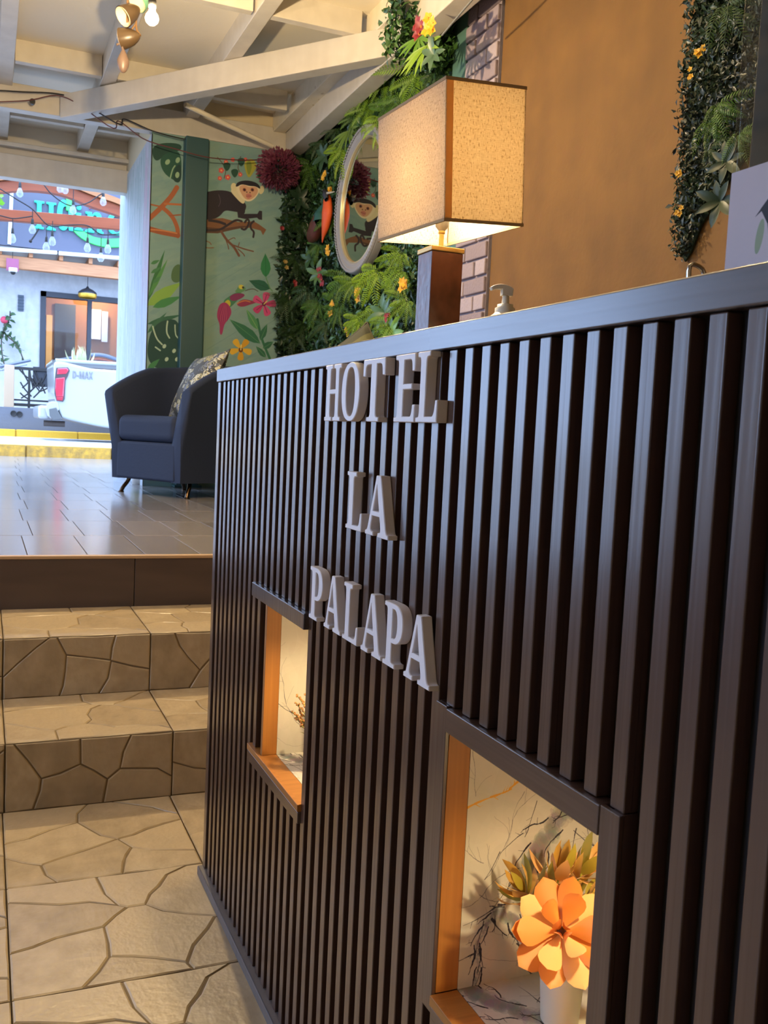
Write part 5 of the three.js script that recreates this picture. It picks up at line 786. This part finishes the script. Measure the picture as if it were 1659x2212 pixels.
{ // climber with red bloom on the far left of the facade
  const z = -19.3, p = atZ(20, 720, z), g = thing('climbing_plant', 'sparse climbing plant with a red bloom on the pale facade', 'plant', [p.x, 0.8, z]), o = V(p.x, 0.8, z), R = rng(14), L = (a, b) => atZ(a, b, z).sub(o), l = leafGeo(0.13, 0.07, 0.5, 0.3, 3), m = leafMat(0x3f5c34, 0.6);
  const cv = new THREE.CatmullRomCurve3([L(12, 800), L(4, 760), L(6, 715), L(18, 728), L(36, 745), L(52, 780)]), cv2 = new THREE.CatmullRomCurve3([L(6, 730), L(10, 705), L(20, 690), L(22, 672)]);
  for (const c of [cv, cv2]) part('stem', new THREE.TubeGeometry(c, 30, 0.012, 5), std(0x4a4034, 0.8), g);
  for (let i = 0; i < 60; i++) { const k = part('leaf', l, m, g, (i % 3 ? cv : cv2).getPoint(R()).toArray()); k.rotation.set(R() * 3, R() * 6, R() * 6); }
  part('bloom', new THREE.IcosahedronGeometry(0.07, 1), std(0xb83a50, 0.7), g, L(9, 691).toArray());
}
{ const p = atZ(27, 572, -18.62); const g = thing('small_sign', 'small dark pink plate hung on the timber eaves beam', 'sign', p.toArray()); part('plate', rbox(0.21, 0.22, 0.02, 0.004), std(0x8c4460, 0.6), g); part('hook', tube([[0, 0.11, 0], [0, 0.30, -0.05]], 0.006, 2, 5), M.wire, g); }
{ const p = atZ(28, 588, -18.5); const g = thing('security_camera', 'small white dome camera under the eaves beam', 'camera', p.toArray()); part('housing', rbox(0.14, 0.07, 0.12, 0.015, 0, 0.04, 0, 2), std(0xe8ecf0, 0.4), g); part('dome', new THREE.SphereGeometry(0.045, 16, 10), M.black, g); }
{ // pale neighbour and shrub at the left edge
  const g = thing('neighbour_building', 'pale narrow building left of the grey sign', 'building', [-1.9, 0.8, -20.2]); part('wall', span(-1.6, 1.62, 0, 4.1, -0.3, 0.3), std(0xd8e4e8, 0.8), g); part('roof_edge', span(-1.65, 1.66, 4.1, 4.2, -0.35, 0.35, 0.01), std(0x8a9098, 0.7), g);
  const p = atZ(4, 428, -18.4), t = thing('street_tree', 'bright green tree foliage at the left edge above the neighbour', 'tree', [p.x - 0.5, 0.71, -17.8]), R = rng(44), l = leafGeo(0.16, 0.08, 0.5, 0.3, 2), list = [];
  for (let i = 0; i < 700; i++) { const k = l.clone(), o = new THREE.Object3D(), d = V(R() - 0.5, R() - 0.5, R() - 0.5).normalize().multiplyScalar(0.55 * Math.pow(R(), 0.4)); o.position.copy(d).add(V(0, p.y - 0.8 + 0.2, 0)); o.rotation.set(R() * 6, R() * 6, R() * 6); o.updateMatrix(); k.applyMatrix4(o.matrix); list.push(k); }
  part('foliage', list, leafMat(0x8cc63c, 0.5, 0.4), t).userData.kind = 'stuff'; part('trunk', tube([[0, 0, 0], [0.05, 1.6, 0], [0, p.y - 0.9, 0]], 0.07, 10, 8), std(0x5a4636, 0.85), t);
}
{ // yucca-like tuft in the window box behind the truck
  const p = atZ(175, 775, -18.1), g = thing('potted_yucca', 'variegated spiky plant showing over the pickup bed', 'plant', [p.x, 0.8, -18.1]), m = leafMat(0xc8cc9c, 0.5), R = rng(6); part('pot', lathe([[0.0001, 0], [0.14, 0], [0.2, 0.4], [0.17, 0.4], [0.0001, 0.36]], 20), std(0x8a4a30, 0.8), g); const l = leafGeo(0.42, 0.06, 0.9, 0.2, 5); for (let i = 0; i < 26; i++) { const k = part('leaf', l, m, g, [0, p.y - 0.8 - 0.22, 0]); k.rotation.set(0, i * 2.4, 0); k.rotateX(0.3 + 0.9 * R()); k.scale.setScalar(0.7 + 0.5 * R()); } part('trunk', new THREE.CylinderGeometry(0.04, 0.05, p.y - 0.8 - 0.2, 8).translate(0, (p.y - 0.8 - 0.2) / 2, 0), std(0x6a5440, 0.8), g);
}

// ---------------------------------------------------------------- white pickup parked in the street
{
  const zt = -15, o = V(0, RY0, zt), L = (px, py) => atZ(px, py, zt).sub(o), g = thing('pickup_truck', 'white pickup seen at its rear corner with a tall red tail light', 'truck', o.toArray());
  const paint = phys({ color: 0x949898, roughness: 0.3, clearcoat: 0.7, clearcoatRoughness: 0.1 }), P = (px, py) => { const k = L(px, py); return [k.x, k.y]; };
  const wd = 1.72, c0 = P(118, 783), s = new THREE.Shape(), wx = 2.02, wy = 0.36, yt = P(260, 797)[1];
  s.moveTo(...P(119, 860)); s.lineTo(...P(116, 790)); s.quadraticCurveTo(...P(116, 781), ...P(124, 780)); s.bezierCurveTo(...P(150, 781), ...P(178, 795), ...P(215, 797)); s.lineTo(3.05, yt - 0.02); s.lineTo(3.05, 0.36); s.lineTo(wx + 0.46, 0.36); s.absarc(wx, wy + 0.02, 0.45, 0, Math.PI, false); s.lineTo(...P(236, 925)); s.bezierCurveTo(...P(200, 920), ...P(150, 908), ...P(133, 902)); s.lineTo(...P(120, 870)); s.closePath();
  const body = new THREE.ExtrudeGeometry(s, { depth: wd - 0.08, bevelEnabled: true, bevelThickness: 0.04, bevelSize: 0.035, bevelOffset: -0.035, bevelSegments: 3, curveSegments: 16 }); body.translate(0, 0, -wd + 0.04); part('bed', body, paint, g);
  part('rail_cap', [tube([L(120, 778).setZ(-0.06), L(200, 783).setZ(-0.06), V(3.05, yt + 0.1, -0.06)], 0.03, 12, 8), tube([L(118, 779).setZ(-0.06), L(118, 779).setZ(-wd + 0.06)], 0.03, 4, 8)], paint, g);
  part('rail_gap', span(P(130, 0)[0], 3.0, yt - 0.01, yt + 0.07, -0.12, -0.05), std(0x5a5c5c, 0.5), g);
  const lens = (pts, z, d, mat, name, par = g) => { const q = new THREE.Shape(); pts.forEach((k, i) => (i ? q.lineTo(...P(...k)) : q.moveTo(...P(...k)))); q.closePath(); return part(name, new THREE.ExtrudeGeometry(q, { depth: d, bevelEnabled: true, bevelThickness: 0.006, bevelSize: 0.012, bevelOffset: -0.008, bevelSegments: 2 }), mat, par, [0, 0, z]); };
  const tl = lens([[122, 795], [146, 794], [150, 800], [146, 812], [141, 822], [139, 862], [136, 867], [122, 865], [118, 850], [119, 815]], 0.0, 0.018, std(0x3a3034, 0.4), 'tail_light');
  const red = phys({ color: 0xd0203c, roughness: 0.15, clearcoat: 1 });
  lens([[125, 797], [144, 796], [147, 800], [142, 807], [124, 808]], 0.018, 0.01, red, 'red_lens', tl); lens([[121, 818], [139, 816], [136, 856], [122, 856], [120, 840]], 0.018, 0.01, red, 'red_lens', tl); lens([[122, 858], [136, 858], [134, 865], [123, 864]], 0.018, 0.008, std(0x9a2034, 0.3), 'red_lens', tl);
  lens([[99, 884], [103, 873], [112, 868], [124, 869], [127, 884], [120, 896], [112, 904], [103, 898]], -0.32, 0.32, paint, 'bumper'); lens([[107, 884], [121, 881], [134, 905], [114, 907], [108, 898]], -0.30, 0.32, std(0x4c4e4e, 0.5), 'bumper_step'); part('bumper', rbox(0.16, 0.2, wd - 0.1, 0.05, P(108, 0)[0] + 0.02, P(0, 885)[1], -wd / 2, 3), paint, g);
  part('exhaust_pipe', new THREE.CylinderGeometry(0.045, 0.045, 0.3, 14, 1, true).rotateZ(Math.PI / 2), std(0x3a302a, 0.6, { side: THREE.DoubleSide }), g, [P(121, 0)[0] + 0.1, P(0, 910)[1], -0.2]);
  const b0 = P(157, 817), b1 = P(201, 801); const dg = glyph('D-MAX', b1[0] - b0[0], (b1[1] - b0[1]) * 0.85, 0.008, sansB, 0.001); part('badge', dg, std(0x7a7e86, 0.35, { metalness: 0.6 }), g, [b0[0], b0[1], 0.004]).userData.label = 'grey model lettering on the bed side';
  const wheel = (x, z, nm) => { const w = part('wheel', lathe([[0.0001, -0.1], [0.2, -0.1], [0.25, -0.11], [0.34, -0.1], [0.36, -0.06], [0.36, 0.06], [0.34, 0.1], [0.25, 0.11], [0.2, 0.08], [0.0001, 0.06]], 32).rotateX(Math.PI / 2), std(0x18181a, 0.8), g, [x, 0.36, z]); part('hub', lathe([[0.0001, 0.09], [0.06, 0.09], [0.19, 0.07], [0.2, 0.10], [0.21, 0.06], [0.0001, 0.05]], 24).rotateX(Math.PI / 2), M.chrome, w); };
  wheel(wx, -0.14); wheel(wx, -wd + 0.14); wheel(5.1, -0.14); wheel(5.1, -wd + 0.14);
  const cab = new THREE.Shape(); cab.moveTo(3.1, 0.38); cab.lineTo(3.1, 1.15); cab.lineTo(3.25, 1.72); cab.lineTo(4.35, 1.74); cab.lineTo(4.95, 1.18); cab.lineTo(5.85, 1.06); cab.lineTo(5.98, 0.7); cab.lineTo(5.95, 0.36); cab.lineTo(5.56, 0.36); cab.absarc(5.1, 0.38, 0.45, 0, Math.PI, false); cab.closePath();
  const cg = new THREE.ExtrudeGeometry(cab, { depth: wd - 0.1, bevelEnabled: true, bevelThickness: 0.05, bevelSize: 0.04, bevelOffset: -0.04, bevelSegments: 3 }); cg.translate(0, 0, -wd + 0.05); part('cab', cg, paint, g);
  const wn = new THREE.Shape(); wn.moveTo(3.28, 1.2); wn.lineTo(3.4, 1.62); wn.lineTo(4.3, 1.64); wn.lineTo(4.72, 1.2); wn.closePath(); part('side_window', new THREE.ExtrudeGeometry(wn, { depth: wd + 0.012, bevelEnabled: false }).translate(0, 0, -wd - 0.006), std(0x1a2026, 0.1), g);
}

// ---------------------------------------------------------------- pergola timbers and string lights before the street
{
  const z = -10, g = thing('pergola', 'rust brown timber pergola with a straight and an arched beam', 'pergola', [0, PY, z]), o = V(0, PY, z), L = (px, py, dz = 0) => atZ(px, py, z + dz).sub(o);
  const A = L(-6, 464), B = L(262, 486), dir = B.clone().sub(A); part('straight_beam', timber(A.clone().addScaledVector(dir, -2.5), B.clone().addScaledVector(dir, 0.9), 0.08, 0.105), rustMat, g);
  const arc = new THREE.CatmullRomCurve3([L(-200, 440), L(-80, 398), L(0, 392), L(60, 388), L(130, 397), L(200, 424), L(262, 446), L(330, 486)]), n = 40, sh = [];
  const arch = (dy, h, d, mat, nm, dz) => { const pos = [], idx = []; for (let i = 0; i <= n; i++) { const p = arc.getPoint(i / n); for (const [a, b] of [[0, 0], [-h, 0], [-h, -d], [0, -d]]) pos.push(p.x, p.y + dy + a, p.z + dz + b); } for (let i = 0; i < n; i++) for (let j = 0; j < 4; j++) { const a = i * 4 + j, b = i * 4 + (j + 1) % 4; idx.push(a, b, a + 4, b, b + 4, a + 4); } let q = new THREE.BufferGeometry(); q.setAttribute('position', new THREE.Float32BufferAttribute(pos, 3)); q.setIndex(idx); q = q.toNonIndexed(); q.computeVertexNormals(); part(nm, muv(q), mat, g); };
  arch(0.0, 0.1, 0.1, rustMat, 'arched_beam', 0); arch(0.06, 0.055, 0.16, timberMat, 'arched_board', 0.03);
  const hp = A.y - 0.05; for (const x of [-3.1, 1.6]) part('post', rbox(0.12, hp + 0.6, 0.12, 0.006, x, (hp + 0.6) / 2, -0.12), rustMat, g);
}
{
  const z = -9.85, gl = phys({ color: 0xf4fbff, roughness: 0.06, transmission: 0.85, thickness: 0, ior: 1.3 });
  const bulbG = lathe([[0.0001, -0.075], [0.016, -0.072], [0.03, -0.055], [0.033, -0.038], [0.026, -0.014], [0.014, 0.01], [0.012, 0.018]], 20), sock = lathe([[0.0001, 0.07], [0.008, 0.068], [0.012, 0.055], [0.0145, 0.02], [0.013, 0.012], [0.0001, 0.012]], 14), fil = tube([[0.006, 0.01, 0], [0.012, -0.03, 0], [0, -0.045, 0.004], [-0.012, -0.03, 0], [-0.006, 0.01, 0]], 0.0012, 20, 4);
  const at = [[27, 508, 'below the rust beam at the far left'], [43, 409, 'under the arched beam at far left'], [70, 488, 'in front of the rust beam, leftmost crossing it'], [100, 526, 'lower of the pair below the rust beam'], [113, 514, 'upper of the pair below the rust beam'], [158, 446, 'in front of the green sign stem'], [189, 528, 'left of the green curved stroke'], [218, 549, 'lowest of all, before the gutter'], [233, 531, 'rightmost, before the green curved stroke'], [223, 428, 'at the right end of the arched beam'], [141, 402, 'right one of two at the arch top'], [130, 399, 'left one of two at the arch top']];
  at.forEach(([px, py, w]) => { const p = atZ(px, py, z), g = thing('string_light_bulb', 'clear festoon bulb ' + w, 'bulb', p.toArray(), 0, 'festoon bulbs'); part('glass_bulb', bulbG, gl, g); part('socket', sock, M.black, g); part('filament', fil, M.bronze, g); part('drop_cord', new THREE.CylinderGeometry(0.004, 0.004, 0.09, 5).translate(0, 0.115, 0), M.wire, g); });
  const w = (pts, label) => solo('festoon_wire', tube(pts.map(([a, b]) => atZ(a, b, z)), 0.006, 60, 5), M.wire, label, 'cable');
  w([[-40, 385], [0, 408], [35, 430], [70, 452], [100, 484], [113, 489], [150, 486], [190, 488], [218, 506], [262, 505]], 'black festoon wire running down before the rust beam to the pier');
  w([[94, 398], [110, 418], [140, 440], [160, 445], [190, 438], [223, 417], [262, 405]], 'black festoon wire sagging under the arched beam');
  w([[-40, 462], [0, 466], [27, 472], [44, 471], [70, 467]], 'short black festoon wire along the rust beam at the left edge');
  { const a = atZ(84, 494, z), b = atZ(66, 521, z); const g = thing('cable_end', 'loose black cable end dangling below the rust beam', 'cable', a.toArray()); part('cable', tube([[0, 0, 0], b.clone().sub(a).multiplyScalar(0.5).add(V(0, -0.005, 0)), b.clone().sub(a)], 0.008, 10, 6), M.wire, g); part('plug', new THREE.SphereGeometry(0.016, 10, 8), M.wire, g, b.clone().sub(a).toArray()); }
}

// ---------------------------------------------------------------- shadows on every mesh, then draw
scene.traverse((o) => { if (o.isMesh) { o.castShadow = true; o.receiveShadow = true; } });
renderer.render(scene, camera);
